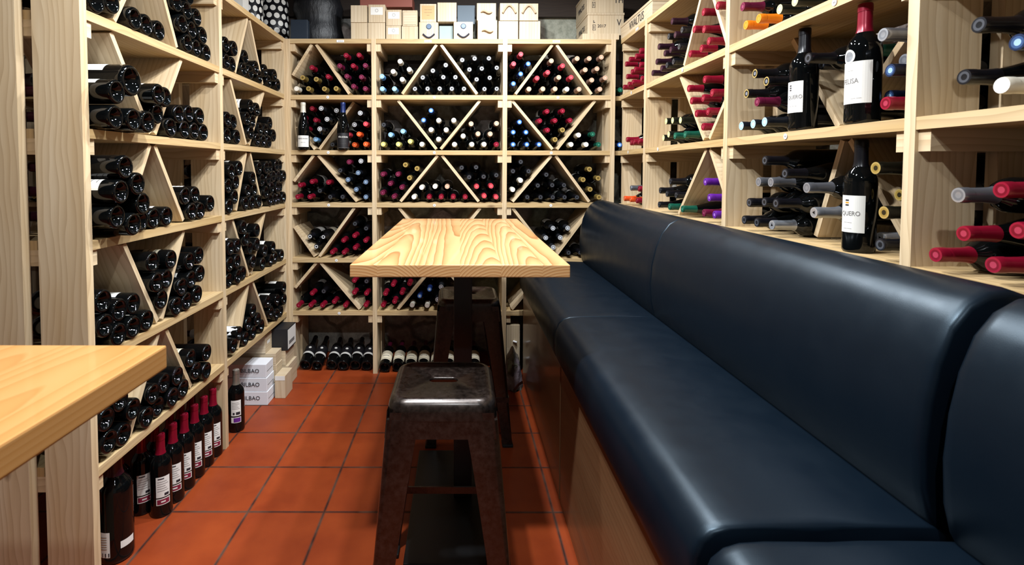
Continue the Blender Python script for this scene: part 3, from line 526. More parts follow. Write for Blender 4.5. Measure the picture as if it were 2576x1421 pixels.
('R',1,2,'V',1.9023,1.0883,0,0,4,5),('R',1,2,'K',2.4208,1.1575,0.001,1,0,4),('R',1,2,'K',2.3488,1.1453,-0.002,1,1,4),('R',1,2,'K',2.2557,1.1438,-0.005,1,2,4),
('R',1,2,'V',1.9406,1.1504,0.002,1,3,4),('R',1,2,'K',2.3052,1.2038,0.001,2,0,2),('R',1,2,'V',1.9833,1.2097,-0.002,2,1,2),('R',2,0,'U',1.7117,1.7388,0.005,0,0,5),
('R',2,0,'U',1.6387,1.7388,0.005,0,1,5),('R',2,0,'F',1.5435,1.7388,-0.002,0,2,5),('R',2,0,'F',1.4705,1.7388,-0,0,3,5),('R',2,0,'F',1.3931,1.7388,-0.003,0,4,5),
('R',2,0,'P',1.7374,1.8071,0.003,1,0,1),('R',2,1,'I',1.7403,1.4068,-0.004,0,0,6),('R',2,1,'I',1.6673,1.4068,-0.002,0,1,6),('R',2,1,'I',1.593,1.4068,0.005,0,2,6),
('R',2,1,'I',1.5126,1.4068,-0.088,0,3,6),('R',2,1,'K',1.3149,1.4068,-0.091,0,4,6),('R',2,1,'R',1.1433,1.4068,0.004,0,5,6),('R',2,1,'P',1.6431,1.4756,0.001,1,0,4),
('R',2,1,'A',1.5588,1.4713,-0.09,1,1,4),('R',2,1,'b',1.2488,1.4377,-0.092,1,2,4),('R',2,1,'b',1.1433,1.4798,-0.004,1,3,4),('R',2,1,'A',1.7067,1.5114,0,2,0,6),
('R',2,1,'A',1.5989,1.5338,-0.001,2,1,6),('R',2,1,'K',1.4843,1.5621,-0.091,2,2,6),('R',2,1,'K',1.3547,1.5054,-0.092,2,3,6),('R',2,1,'X',1.2066,1.5161,-0.089,2,4,6),
('R',2,1,'X',1.1433,1.5586,0.015,2,5,6),('R',2,1,'A',1.6625,1.5697,-0.001,3,0,3),('R',2,1,'K',1.4015,1.5625,0.005,3,1,3),('R',2,1,'D',1.3108,1.5637,-0.09,3,2,3),
('R',2,2,'K',1.7101,1.0883,-0.004,0,0,5),('R',2,2,'K',1.6253,1.0883,0.003,0,1,5),('R',2,2,'J',1.5509,1.0883,0,0,2,5),('R',2,2,'J',1.2576,1.0883,-0.089,0,3,5),
('R',2,2,'K',1.1433,1.0888,0.005,0,4,5),('R',2,2,'K',1.6703,1.1495,0.003,1,0,5),('R',2,2,'K',1.5975,1.1558,-0.003,1,1,5),('R',2,2,'K',1.5246,1.1566,0.006,1,2,5),
('R',2,2,'J',1.3652,1.1426,0.002,1,3,5),('R',2,2,'g',1.1433,1.1618,-0.001,1,4,5),('R',2,2,'X',1.635,1.2185,-0.005,2,0,4),('R',2,2,'X',1.5617,1.2194,0,2,1,4),
('R',2,2,'X',1.4067,1.208,-0.005,2,2,4),('R',2,2,'g',1.2063,1.1986,-0.089,2,3,4),('R',2,2,'K',1.5908,1.2864,0.003,3,0,3),('R',2,2,'K',1.4939,1.2464,0.001,3,1,3),
('R',2,2,'g',1.1702,1.2621,-0.001,3,2,3),('R',3,1,'K',0.9671,1.4335,0.004,0,0,2),('R',3,1,'W',0.8992,1.4068,0.004,0,1,2),('R',3,1,'b',0.886,1.4786,-0.006,1,0,1),
('R',3,1,'K',0.9442,1.5245,0.003,2,0,1),('R',3,2,'R',1.0103,1.0883,0.004,0,0,3),('R',3,2,'R',0.9033,1.0883,0.001,0,1,3),('R',3,2,'R',0.8303,1.0883,-0.001,0,2,3),
('R',3,2,'R',0.9568,1.1379,0.003,1,0,2),('R',3,2,'R',0.8718,1.1542,-0.006,1,1,2),('R',3,2,'X',0.968,1.2101,0.005,2,0,2),('R',3,2,'R',0.8962,1.223,0,2,1,2)]
DIV = [
('B',0,0,-0.8934,2.005,-1.0095,1.8207,0.012),('B',0,0,-0.8664,2.005,-0.6687,1.711,0.012),('B',1,0,-0.1418,2.005,-0.3491,1.711,0.012),
('B',1,0,-0.1148,2.005,0.1022,1.711,0.012),('B',2,0,0.5537,2.005,0.3345,1.711,0.012),('B',2,0,0.5807,2.005,0.7936,1.711,0.012),
('B',0,1,-1.0095,1.5206,-0.9024,1.379,0.092),('B',0,1,-0.6585,1.671,-0.8754,1.379,0.092),('B',1,1,-0.3745,1.671,-0.1437,1.379,0.012),
('B',1,1,0.1194,1.671,-0.1167,1.379,0.012),('B',2,1,0.3147,1.671,0.5612,1.379,0.012),('B',2,1,0.815,1.671,0.5882,1.379,0.012),
('B',0,2,-0.8876,1.339,-1.0095,1.1817,0.012),('B',0,2,-0.8606,1.339,-0.627,1.0605,0.012),('B',1,2,-0.1359,1.339,-0.3617,1.0605,0.012),
('B',1,2,-0.1089,1.339,0.1144,1.0605,0.012),('B',2,2,0.5539,1.339,0.3202,1.0605,0.012),('B',2,2,0.5809,1.339,0.7869,1.0605,0.012),
('B',0,3,-1.0095,0.9047,-0.8857,0.723,0.012),('B',0,3,-0.6431,1.0205,-0.8587,0.723,0.012),('B',1,3,-0.3705,1.0205,-0.136,0.723,0.012),
('B',1,3,0.1242,1.0205,-0.109,0.723,0.012),('B',2,3,0.3214,1.0205,0.5555,0.723,0.012),('B',2,3,0.7991,1.0205,0.5825,0.723,0.012),
('B',0,4,-0.8779,0.683,-1.0095,0.529,0.012),('B',0,4,-0.8509,0.683,-0.6134,0.398,0.012),('B',1,4,-0.1436,0.683,-0.3791,0.398,0.012),
('B',1,4,-0.1166,0.683,0.1249,0.398,0.012),('B',2,4,0.5592,0.683,0.3198,0.398,0.012),('B',2,4,0.5862,0.683,0.8314,0.398,0.012),
('L',0,0,1.7514,2.005,1.5756,1.711,0.012),('L',0,0,1.7784,2.005,1.9198,1.711,0.012),('L',0,1,1.5583,1.671,1.7445,1.379,0.012),
('L',0,1,1.9482,1.671,1.7715,1.379,0.012),('L',0,2,1.7412,1.339,1.5915,1.0605,0.012),('L',0,2,1.7682,1.339,1.9413,1.0605,0.012),
('L',0,3,1.5951,1.0205,1.7616,0.723,0.012),('L',0,3,1.9427,1.0205,1.7886,0.723,0.012),('L',0,4,1.7697,0.683,1.598,0.398,0.012),
('L',0,4,1.809,0.683,1.9725,0.398,0.012),('L',1,0,2.5628,2.005,2.4129,1.711,0.012),('L',1,0,2.5898,2.005,2.749,1.711,0.012),
('L',1,1,2.3595,1.671,2.5253,1.379,0.012),('L',1,1,2.7622,1.671,2.5615,1.379,0.012),('L',1,2,2.5246,1.339,2.4006,1.0605,0.012),
('L',1,2,2.5716,1.339,2.7157,1.0605,0.012),('L',1,3,2.3599,1.0205,2.534,0.723,0.012),('L',1,3,2.757,1.0205,2.561,0.723,0.012),
('L',1,4,2.5303,0.683,2.3959,0.398,0.012),('L',1,4,2.5779,0.683,2.7714,0.398,0.012),('R',1,0,2.0597,2.005,2.2358,1.711,0.012),
('R',1,0,2.0327,2.005,1.8765,1.7168,0.012),('R',1,1,2.2696,1.671,2.0386,1.379,0.012),('R',1,1,1.8765,1.5155,1.9951,1.379,0.012),
('R',1,2,2.0154,1.339,2.2617,1.0605,0.012),('R',1,2,1.9884,1.339,1.8765,1.1768,0.012),('R',2,1,1.6392,1.671,1.4306,1.379,0.097),
('R',2,1,1.1388,1.671,1.4036,1.379,0.097),('R',2,2,1.4127,1.339,1.5077,1.0605,0.097),('R',2,2,1.3857,1.339,1.1813,1.0605,0.097)]
for (rack, bay, lev, c, s, z, pr, lay, o_, n_) in BOT:
    rnd = random.random()
    burg = {'G': .6, 'K': .55, 'T': .5, 'D': 1, 'V': 0, 'X': .4, 'N': .5, 'R': .3, 'P': .25, 'B': .3, 'M': .2, 'S': .5, 'W': .5, 'L': .5}.get(c, 0) > rnd
    kind = 'burgundy_bottle' if burg else 'wine_bottle'
    roll = random.uniform(-1.1, 1.1)
    r2 = random.random()
    what = kind.replace('_', ' '); cn = CNAME.get(c, '').replace(' ', '-')
    if rack == 'B':
        lab = f"{cn}-capped {what}, {LAY[lay]} layer, {ORD[o_]} from bench, {SHELF[lev]} shelf, {BAYB[bay]} bay, back rack"
        bottle(kind, c, (s, YB + .279 - pr, z), (0, -1, 0), roll, 'white' if (r2 < .6 or c == 'T') else ('cream' if r2 < .7 else None), lab, 'wine bottles in the back rack')
    elif rack == 'L':
        d = random.uniform(-.012, .012)
        if c == 'Q':
            lab = 'fat magnum bottle, base out, on second shelf, near bay, rack facing the bench'
            b = bottle('wine_bottle', 'N', (XL + pr + .003, s, z), (-1, 0, 0), .2, 'white', lab, 'wine bottles in the rack facing the bench', scale=1.36, name='magnum_bottle'); continue
        lab = f"base-out {what}, {LAY[lay]} layer, {ORD[o_]} from back rack, {SHELF[lev]} shelf, {BAYL[bay]} bay, rack facing bench"
        if c == 'w':
            lab = 'bottle wrapped in white tissue, base out, on fifth shelf, far bay, rack facing bench'
            b = bottle('wine_bottle', 'N', (XL + pr + .003, s, z), (-1, 0, 0), .3, None, lab, 'wine bottles in the rack facing the bench')
            link('tissue_wrap', tissue_mesh(), b); continue
        st = 'white' if r2 < (.75 if bay == 1 and lev in (1, 3, 4) else .42) else ('cream' if r2 < .55 else ('orange' if lev == 2 and bay == 0 and o_ == 3 else None))
        bottle(kind, 'N', (XL + pr + .003, s, z), (-1, 0, 0), roll * .6, st, lab, 'wine bottles in the rack facing the bench')
    else:
        lab = f"{cn}-capped {what}, {LAY[lay]} layer, {ORD[o_]} from back rack, {SHELF[lev]} shelf, {BAYR[bay]} bay, rack above bench"
        bottle(kind, c, (XR - .008 - pr + .281, s, z), (-1, 0, 0), roll, 'white' if r2 < .4 else None, lab, 'wine bottles in the rack above the bench')
# ---------------------------------------------------------------- racks
def rack(name, label, mapf, frames, cat='wine rack', levels=Z, key=None, stickers=(), frame_lo=0.0, shelf_from=0):
    root = empty(name, (0, 0, 0), 0, label, cat)
    def slab(part, s0, s1, d0, d1, z0, z1, mt, mb=None):
        a = mapf(s0, d0, z0); b = mapf(s1, d1, z1)
        own = mb is None; mb = mb or MB()
        mb.aabb(min(a[0], b[0]), max(a[0], b[0]), min(a[1], b[1]), max(a[1], b[1]), z0, z1)
        if own: return mb.build(part, mt, root)
    for s in frames:
        for d0, d1 in ((.022 if s == 3.090 else 0, .133), (.179, DEPTH)): slab('post', s - .0135, s + .0135, d0, d1, 0, levels[0], M['pine'])
    for i in range(len(frames) - 1):
        a, b = frames[i] + .0135, frames[i + 1] - .0135
        for k, z in enumerate(levels):
            mb = MB(); slab('', a, b, .001, .152, z - TH, z, None, mb); slab('', a, b, .158, DEPTH, z - TH, z, None, mb)
            sh = mb.build('shelf', M['pine2'], root)
            for s0, s1 in ((a, a + .028), (b - .028, b)): slab('batten', s0, s1, .008, DEPTH - .01, z - TH - .046, z - TH, M['pine'])
            if (i, k) in stickers:
                f = stickers[(i, k)]; s = a + (b - a) * f
                q = MB(); n = 16
                if k == 0:
                    p = [mapf(s - .022, -.0008, z - .021), mapf(s + .022, -.0008, z - .021), mapf(s + .022, -.0008, z - .007), mapf(s - .022, -.0008, z - .007)]; q.face(p, None, 0)
                    for t in (-.012, -.004, .003, .011): q.face([mapf(s + t, -.0012, z - .016), mapf(s + t + .004, -.0012, z - .016), mapf(s + t + .004, -.0012, z - .012), mapf(s + t, -.0012, z - .012)], None, 1)
                else:
                    for t in range(n):
                        A, B = 2 * PI * t / n, 2 * PI * (t + 1) / n
                        q.face([mapf(s, -.0008, z - .0135), mapf(s + .0085 * math.cos(A), -.0008, z - .0135 + .0085 * math.sin(A)), mapf(s + .0085 * math.cos(B), -.0008, z - .0135 + .0085 * math.sin(B))], None, 0)
                    for t in (-.0035, .0005): q.face([mapf(s + t, -.0012, z - .016), mapf(s + t + .0025, -.0012, z - .016), mapf(s + t + .0025, -.0012, z - .011), mapf(s + t, -.0012, z - .011)], None, 1)
                q.build('number_sticker', [M['sticker'], M['greyink']], root)
    for (rk, bay, lev, sa, za, sb, zb, d0) in DIV:
        if rk != key: continue
        d = Vector((sb - sa, zb - za)).normalized(); nrm = Vector((-d.y, d.x)) * .0085
        mb = MB(); d1 = .300
        P = lambda s, dd, z: Vector(mapf(s, dd, z))
        o = P(sa - nrm.x, d0, za - nrm.y)
        mb.box(o, P(sb - nrm.x, d0, zb - nrm.y) - o, P(sa + nrm.x, d0, za + nrm.y) - o, P(sa - nrm.x, d1, za - nrm.y) - o)
        mb.build('divider', M['pine'], root)
    return root
stB = {(0, k): f for k, f in enumerate((.62, .46, .46, .46, .55, .58))}
stB.update({(1, k): f for k, f in enumerate((.41, .46, .46, .46, .5))}); stB.update({(2, k): f for k, f in enumerate((.47, .49, .43, .43, .43))})
rack('wine_rack', 'three-bay pale pine wine rack along the stone back wall', lambda s, d, z: (s, YB + d, z), BACK_S, key='B', stickers=stB)
rl = rack('wine_rack', 'two-bay pale pine wine rack of base-out bottles facing the bench', lambda s, d, z: (XL - d, s, z), LEFT_S, key='L')
MB().aabb(XL - DEPTH, XL - .002, 3.0745, 3.386, Z[0] - TH, Z[0]).build('corner_shelf', M['pine2'], rl)
stR = {(1, 1): .3, (1, 2): .55, (2, 1): .45, (2, 2): .78, (2, 0): .35, (3, 0): .3, (3, 1): .5, (3, 2): .6}
rack('wine_rack', 'long pale pine wine rack behind the black bench with capsules facing out', lambda s, d, z: (XR + d, s, z), RIGHT_S, key='R', stickers=stR)
EXT_S = [-2.75, -2.08, -1.40]
rack('wine_rack', 'pine wine rack glimpsed in the next aisle through the posts', lambda s, d, z: (s, YB + d, z), EXT_S, key='E')
for i, (x, c, k) in enumerate([(-2.69, 'E', 1), (-2.61, 'E', 1), (-2.53, 'E', 1), (-2.45, 'R', 1), (-2.66, 'X', 2), (-2.58, 'X', 2), (-2.50, 'G', 2), (-2.66, 'W', 3), (-2.58, 'G', 3), (-2.66, 'R', 4), (-2.58, 'R', 4)]):
    z = Z[k] + .0362
    bottle('wine_bottle', c, (x, YB + .279, z), (0, -1, 0), .5, 'white', f"{CNAME.get(c,'bright yellow')}-capped bottle lying in next aisle's rack, {SHELF[k-1]} shelf, seen between two posts", 'bottles of the next aisle')
bottle('wine_bottle', 'D', (-2.65, YB + .279, Z[1] + .0362 + .0635), (0, -1, 0), .5, None, "green-capped bottle on top of yellow-capped ones in the next aisle's rack", 'bottles of the next aisle')
for x, k, c, dz in [(-1.66, 1, 'W', 0), (-1.71, 3, 'R', 0), (-1.63, 3, 'R', 0), (-1.67, 3, 'R', .0635), (-1.64, 4, 'R', 0), (-1.72, 4, 'R', 0)]:
    bottle('wine_bottle', c, (x, YB + .279, Z[k] + .0362 + dz), (0, -1, 0), .3, 'white', f"{CNAME[c]}-capped bottle in next aisle's rack, {SHELF[k-1]} shelf, behind the facing rack's middle post", 'bottles of the next aisle')
# two bottles in the slot behind the corner
bottle('wine_bottle', 'D', (.9695, YB + .30, Z[1] + .0362), (0, -1, 0), 0, None, 'green-capped bottle deep in the corner slot of the racks, upper of two', 'corner slot bottles')
bottle('wine_bottle', 'B', (.9695, YB + .30, Z[2] + .0362), (0, -1, 0), 0, None, 'blue-capped bottle deep in the corner slot of the racks, lower of two', 'corner slot bottles')
MB().aabb(.934, XR + DEPTH, 3.1045, 3.386, Z[1] - TH, Z[1]).build('corner_shelf', M['pine2'], None)
MB().aabb(.934, XR + DEPTH, 3.1045, 3.386, Z[2] - TH, Z[2]).build('corner_shelf', M['pine2'], None)
for o in [x for x in COL.objects if x.name.startswith('corner_shelf') and x.parent is None]: o.parent = bpy.data.objects['wine_rack']
# ---------------------------------------------------------------- text
def text_mesh(txt, size, mt, extrude=.0004, font_scale_x=1.0, align='CENTER'):
    cu = bpy.data.curves.new('text', 'FONT'); cu.body = txt; cu.size = size; cu.extrude = extrude; cu.align_x = align; cu.align_y = 'CENTER'; cu.resolution_u = 3
    o = bpy.data.objects.new('text', cu); COL.objects.link(o); bpy.context.view_layer.update()
    me = bpy.data.meshes.new_from_object(o.evaluated_get(bpy.context.evaluated_depsgraph_get()))
    bpy.data.objects.remove(o); me.materials.clear(); me.materials.append(mt)
    for v in me.vertices: v.co.x *= font_scale_x
    return me
def flat_text(txt, size, mt, parent, mat4, sx=1.0, name='lettering'):
    o = link(name, text_mesh(txt, size, mt, font_scale_x=sx), parent); o.matrix_local = mat4; return o
def plane_mat(o, x, y):
    x, y = Vector(x).normalized(), Vector(y).normalized(); z = x.cross(y)
    m = Matrix((x, y, z)).transposed().to_4x4(); m.translation = o; return m
def curved_text(txt, size, mt, parent, r, a, z, sx=1.0):
    """letters wrapped round a bottle; local z is up, centred on angle a"""
    me = text_mesh(txt, size, mt, .0002, sx)
    for v in me.vertices:
        t = a + v.co.x / r; rr = r + v.co.z + .0002; h = v.co.y
        v.co = (rr * math.cos(t), rr * math.sin(t), z + h)
    return link('lettering', me, parent)
# ---------------------------------------------------------------- bottles standing on show
def standing(kind, cap, pos, face, label, group, scale=1.0, style=None, name=None):
    """face: world angle the front label looks to"""
    o = bottle(kind, cap, pos, (0, 0, 1), 0, style, label, group, scale=scale, name=name)
    sc = scale if isinstance(scale, tuple) else (scale,) * 3
    o.matrix_world = Matrix.Translation((pos[0], pos[1], pos[2] + .0006)) @ Matrix.Rotation(face, 4, 'Z') @ Matrix.Diagonal((*sc, 1))
    return o
def front_label(o, mats, w, z0, z1, r):
    return link('label', arc_patch(r, -w, w, z0, z1, None, 0, 14).mesh('label', mats, weld=False), o)
G_SHOW = 'bottles standing on show'
RB = .0352
o = standing('burgundy_bottle', 'W', (-.949, YB + .042 - .03, Z[2]), -PI / 2 + .25, 'upright bottle with white capsule and white label, second shelf of back rack, corner bay', G_SHOW, 1.02)
front_label(o, [M['paper']], 1.0, .018, .085, .0361)
curved_text('MONTES OBARENES', .0105, M['ink'], o, .0363, -.05, .066, .62); curved_text('gran cuvée', .006, M['greyink'], o, .0363, 0, .045)
o = standing('burgundy_bottle', 'B', (-.708, YB + .042 - .03, Z[2]), -PI / 2 + .2, 'upright dark bottle with dark blue capsule and black label, second shelf of back rack', G_SHOW, 1.02)
front_label(o, [M['blacklabel']], 1.15, .012, .10, .0361)
curved_text('VIÑA DORANA', .0135, M['paper'], o, .0363, 0, .076, .66)
for zz in (.058, .048, .038): curved_text('—————', .008, M['greyink'], o, .0363, 0, zz)
lk = link('label_rim', lathe_mb([(.0362, .0115), (.0362, .0135)], 28).mesh('label_rim', [M['greyink']], weld=False), o)
# three large display bottles in front of the right-hand rack
o = standing('wine_bottle', 'K', (1.005, 1.497, Z[2]), PI + .25, 'upright black-capped bottle with narrow white label, on second shelf above the bench', G_SHOW, 1.06)
front_label(o, [M['paper']], .72, .050, .135, .0356)
curved_text('QUERO', .015, M['greyink'], o, .0358, .1, .092, .8)
for i in range(3): link('emblem', arc_patch(.0358, -.34, -.14, .110 + i * .006, .114 + i * .006, None, 0, 3).mesh('emblem', [M['ink']], weld=False), o)
curved_text('— — —', .006, M['greyink'], o, .0358, .0, .068)
o = standing('wine_bottle', 'R', (1.005, 1.276, Z[2]), PI + .44, 'upright bottle with tall red capsule, round silver seal and large white label above the bench', G_SHOW, 1.06)
front_label(o, [M['paper']], .95, .048, .145, .0356)
curved_text('FELISA', .0165, M['greyink'], o, .0358, -.30, .100, .8); curved_text('— —', .006, M['greyink'], o, .0358, -.3, .125); curved_text('—— ——', .005, M['greyink'], o, .0358, .1, .060)
mb = MB()
for i in range(20):
    f = lambda t, rr: (.0362 * math.cos((-.42) + rr * .9 * math.cos(t) / .0352), .0362 * math.sin((-.42) + rr * .9 * math.cos(t) / .0352), .158 + rr * math.sin(t))
    a, b = 2 * PI * i / 20, 2 * PI * (i + 1) / 20
    mb.face([f(a, .0001), f(a, .012), f(b, .012)], None, 1); mb.face([f(a, .012), f(a, .0165), f(b, .0165), f(b, .012)], None, 0)
mb.build('seal', [M['sticker'], mat('silver_seal', '#a4a8ae', .35, .6)], o, weld=False)
o = standing('wine_bottle', 'K', (1.005, 1.274, Z[3]), PI + .42, 'upright dark bottle with black capsule and white label behind the bench backrest', G_SHOW, 1.0)
front_label(o, [M['paper']], .80, .050, .142, .0356)
curved_text('QUERO', .016, M['greyink'], o, .0358, -.08, .097, .8)
for i in range(3): link('emblem', arc_patch(.0358, -.42, -.16, .116 + i * .006, .120 + i * .006, None, 0, 3).mesh('emblem', [M['ink'] if i != 1 else M['orange_label']], weld=False), o)
curved_text('—— ——', .005, M['greyink'], o, .0358, -.25, .075); curved_text('—— ——', .005, M['greyink'], o, .0358, -.25, .060)
# ---------------------------------------------------------------- bottles on the floor
G_RED = 'red-capped bottles standing under the facing rack'
for i, (x, y) in enumerate([(-1.083, 2.190), (-1.084, 2.1145), (-1.085, 2.039), (-1.086, 1.963), (-1.088, 1.887), (-1.090, 1.811), (-1.166, 1.822), (-1.196, 1.740)]):
    where = ['first', 'second', 'third', 'fourth', 'fifth', 'sixth'][i] + " in the front row from the rack's middle post" if i < 6 else ('second row, behind the sixth of the front row' if i == 6 else 'last of the row, beside the magnum')
    standing('wine_bottle', 'R', (x, y, 0), -PI / 2 + (.62 if i < 7 else .2) + random.uniform(-.12, .12), f'red-capped bottle on floor tiles, {where}', G_RED, 1.04, 'back')
for i, (x, y) in enumerate([(-1.160, 2.150), (-1.162, 2.074), (-1.163, 1.998), (-1.165, 1.902)]):
    standing('wine_bottle', 'R', (x, y, 0), -PI / 2 + .6, f'red-capped bottle on floor, second row, {ORD[i] if i else "first"} from middle post', G_RED, 1.04, 'back')
o = standing('wine_bottle', 'N', (-1.114, 1.605, 0), -PI / 2 - .2, 'big dark magnum on floor beside the front post of the facing rack', None, (1.40, 1.40, 1.27), None, 'magnum_bottle')
front_label(o, [M['paper']], .42, .022, .086, .0356)
curved_text('▮▮▯▮▮', .009, M['ink'], o, .0358, -.05, .030, .8)
for i in range(6): curved_text('————', .005, M['greyink'], o, .0358, 0, .045 + i * .006, .9)
link('front_label', arc_patch(.0356, 1.0, 1.9, .038, .056, None, 0, 8).mesh('front_label', [M['paper']], weld=False), o)
standing('wine_bottle', 'H', (-1.076, 2.405, 0), -PI / 2 + .35, 'upright bottle with bronze capsule and purple-striped label on floor beside white cartons', None, 1.04, 'purple')
G_LEAN = 'bottles lying along the foot of the back rack'
for i in range(6):
    x = -.578 - .0735 * i - (.014 if i > 3 else 0) - (.004 if i > 4 else 0)
    L_ = .36 if i in (4, 5) else .30
    bottle('wine_bottle' if i not in (4, 5) else 'burgundy_bottle', 'K', (x, YB + .03 + .01 * (i % 2), .0385 - .002), (-.02, .95, .27 + .05 * (i in (4, 5))), .12, 'band', f'black-labelled bottle tilted base out on floor tiles, {ORD[i] if i else "first"} from back rack corner-bay post', G_LEAN)
for i in range(8):
    x = -.462 + .079 * i
    bottle('wine_bottle', 'P', (x, YB + .005 + .008 * (i % 2), .0365), (0, .96, .22), .0, 'cream', f'cream-labelled plum-capped bottle tilted base out on floor, {ORD[i] if i else "first"} from corner-bay post, middle bay', G_LEAN)
# ---------------------------------------------------------------- setting
def struct(name, mb, mt, **k):
    o = mb.build(name, mt, None, **k); o['kind'] = 'structure'; return o
struct('floor', MB().aabb(-3.2, WALL_XR + .1, -1.6, WALL_Y + .1, -.1, 0), M['floor'])
struct('wall_back', MB().aabb(-3.2, WALL_XR + .1, WALL_Y, WALL_Y + .1, 0, CEIL), M['stone'])
struct('wall_right', MB().aabb(WALL_XR, WALL_XR + .1, -1.6, WALL_Y, 0, CEIL), M['stone'])
struct('wall_left', MB().aabb(-3.3, -3.2, -1.6, WALL_Y, 0, CEIL), M['stone'])
struct('wall_front', MB().aabb(-3.2, WALL_XR, -1.7, -1.6, 0, CEIL), M['stone'])
struct('ceiling', MB().aabb(-3.3, WALL_XR + .1, -1.7, WALL_Y + .1, CEIL, CEIL + .1), M['oldwood'])
for i, x in enumerate((-2.2, -1.3, -.45, .40, 1.1)):
    struct('trim_%d' % (i + 1), MB().aabb(x, x + .14, -1.6, WALL_Y - .001, CEIL - .16, CEIL - .001), M['oldwood'], bevel=.01)
struct('trim_6', MB().aabb(-1.4, 1.30, 3.42, WALL_Y - .001, 2.27, 2.41), M['oldwood'], bevel=.004)
struct('trim_7', MB().aabb(-1.4, 1.30, 3.435, WALL_Y - .001, 1.90, 1.985), M['oldwood'], bevel=.004)
# blackened log brace
path = [(-.905 + .006 * math.sin(k * .8), 3.285, 2.049 + k * .054) for k in range(10)]
mb = tube_mb(path, [.146 + .012 * math.sin(k * 1.9) for k in range(10)], 20)
o = mb.build('timber_log', M['log'], None); smooth_angle(o.data, 1.2)
tag(o, 'rough blackened timber log rising from the top of the back rack', 'timber')
# ---------------------------------------------------------------- tables
def table(name, label, x0, x1, y0, y1, zt, th, col, mt='table'):
    cx, cy = (x0 + x1) / 2, (y0 + y1) / 2
    t = empty(name, (cx, cy, 0), 0, label, 'table')
    hx, hy = (x1 - x0) / 2, (y1 - y0) / 2
    top = MB().aabb(-hx, hx, -hy, hy, -th, 0).build('tabletop', M[mt], t, bevel=.003, loc=(0, 0, zt))
    px, py = col[0] - cx, col[1] - cy
    MB().aabb(px - .034, px + .034, py - .034, py + .034, .012, zt - th - .008).build('column', M['black'], t, bevel=.002)
    MB().aabb(px - .19, px + .075, py - .36, py + .29, 0, .012).build('base_plate', M['black'], t, bevel=.003)
    MB().aabb(px - .14, px + .14, py - .22, py + .22, zt - th - .008, zt - th).build('mounting_plate', M['black'], t)
    return t
table('bar_table', 'high pine table with thick varnished top on a black column beside the bench', -.314, .315, 1.437, 2.787, .985, .036, (.012, 1.915))
table('bar_table', 'high pine table cropped at the corner, its edge crossing the facing rack', -1.02, -.454, -.55, .777, .985, .036, (-.74, .05), 'table2')
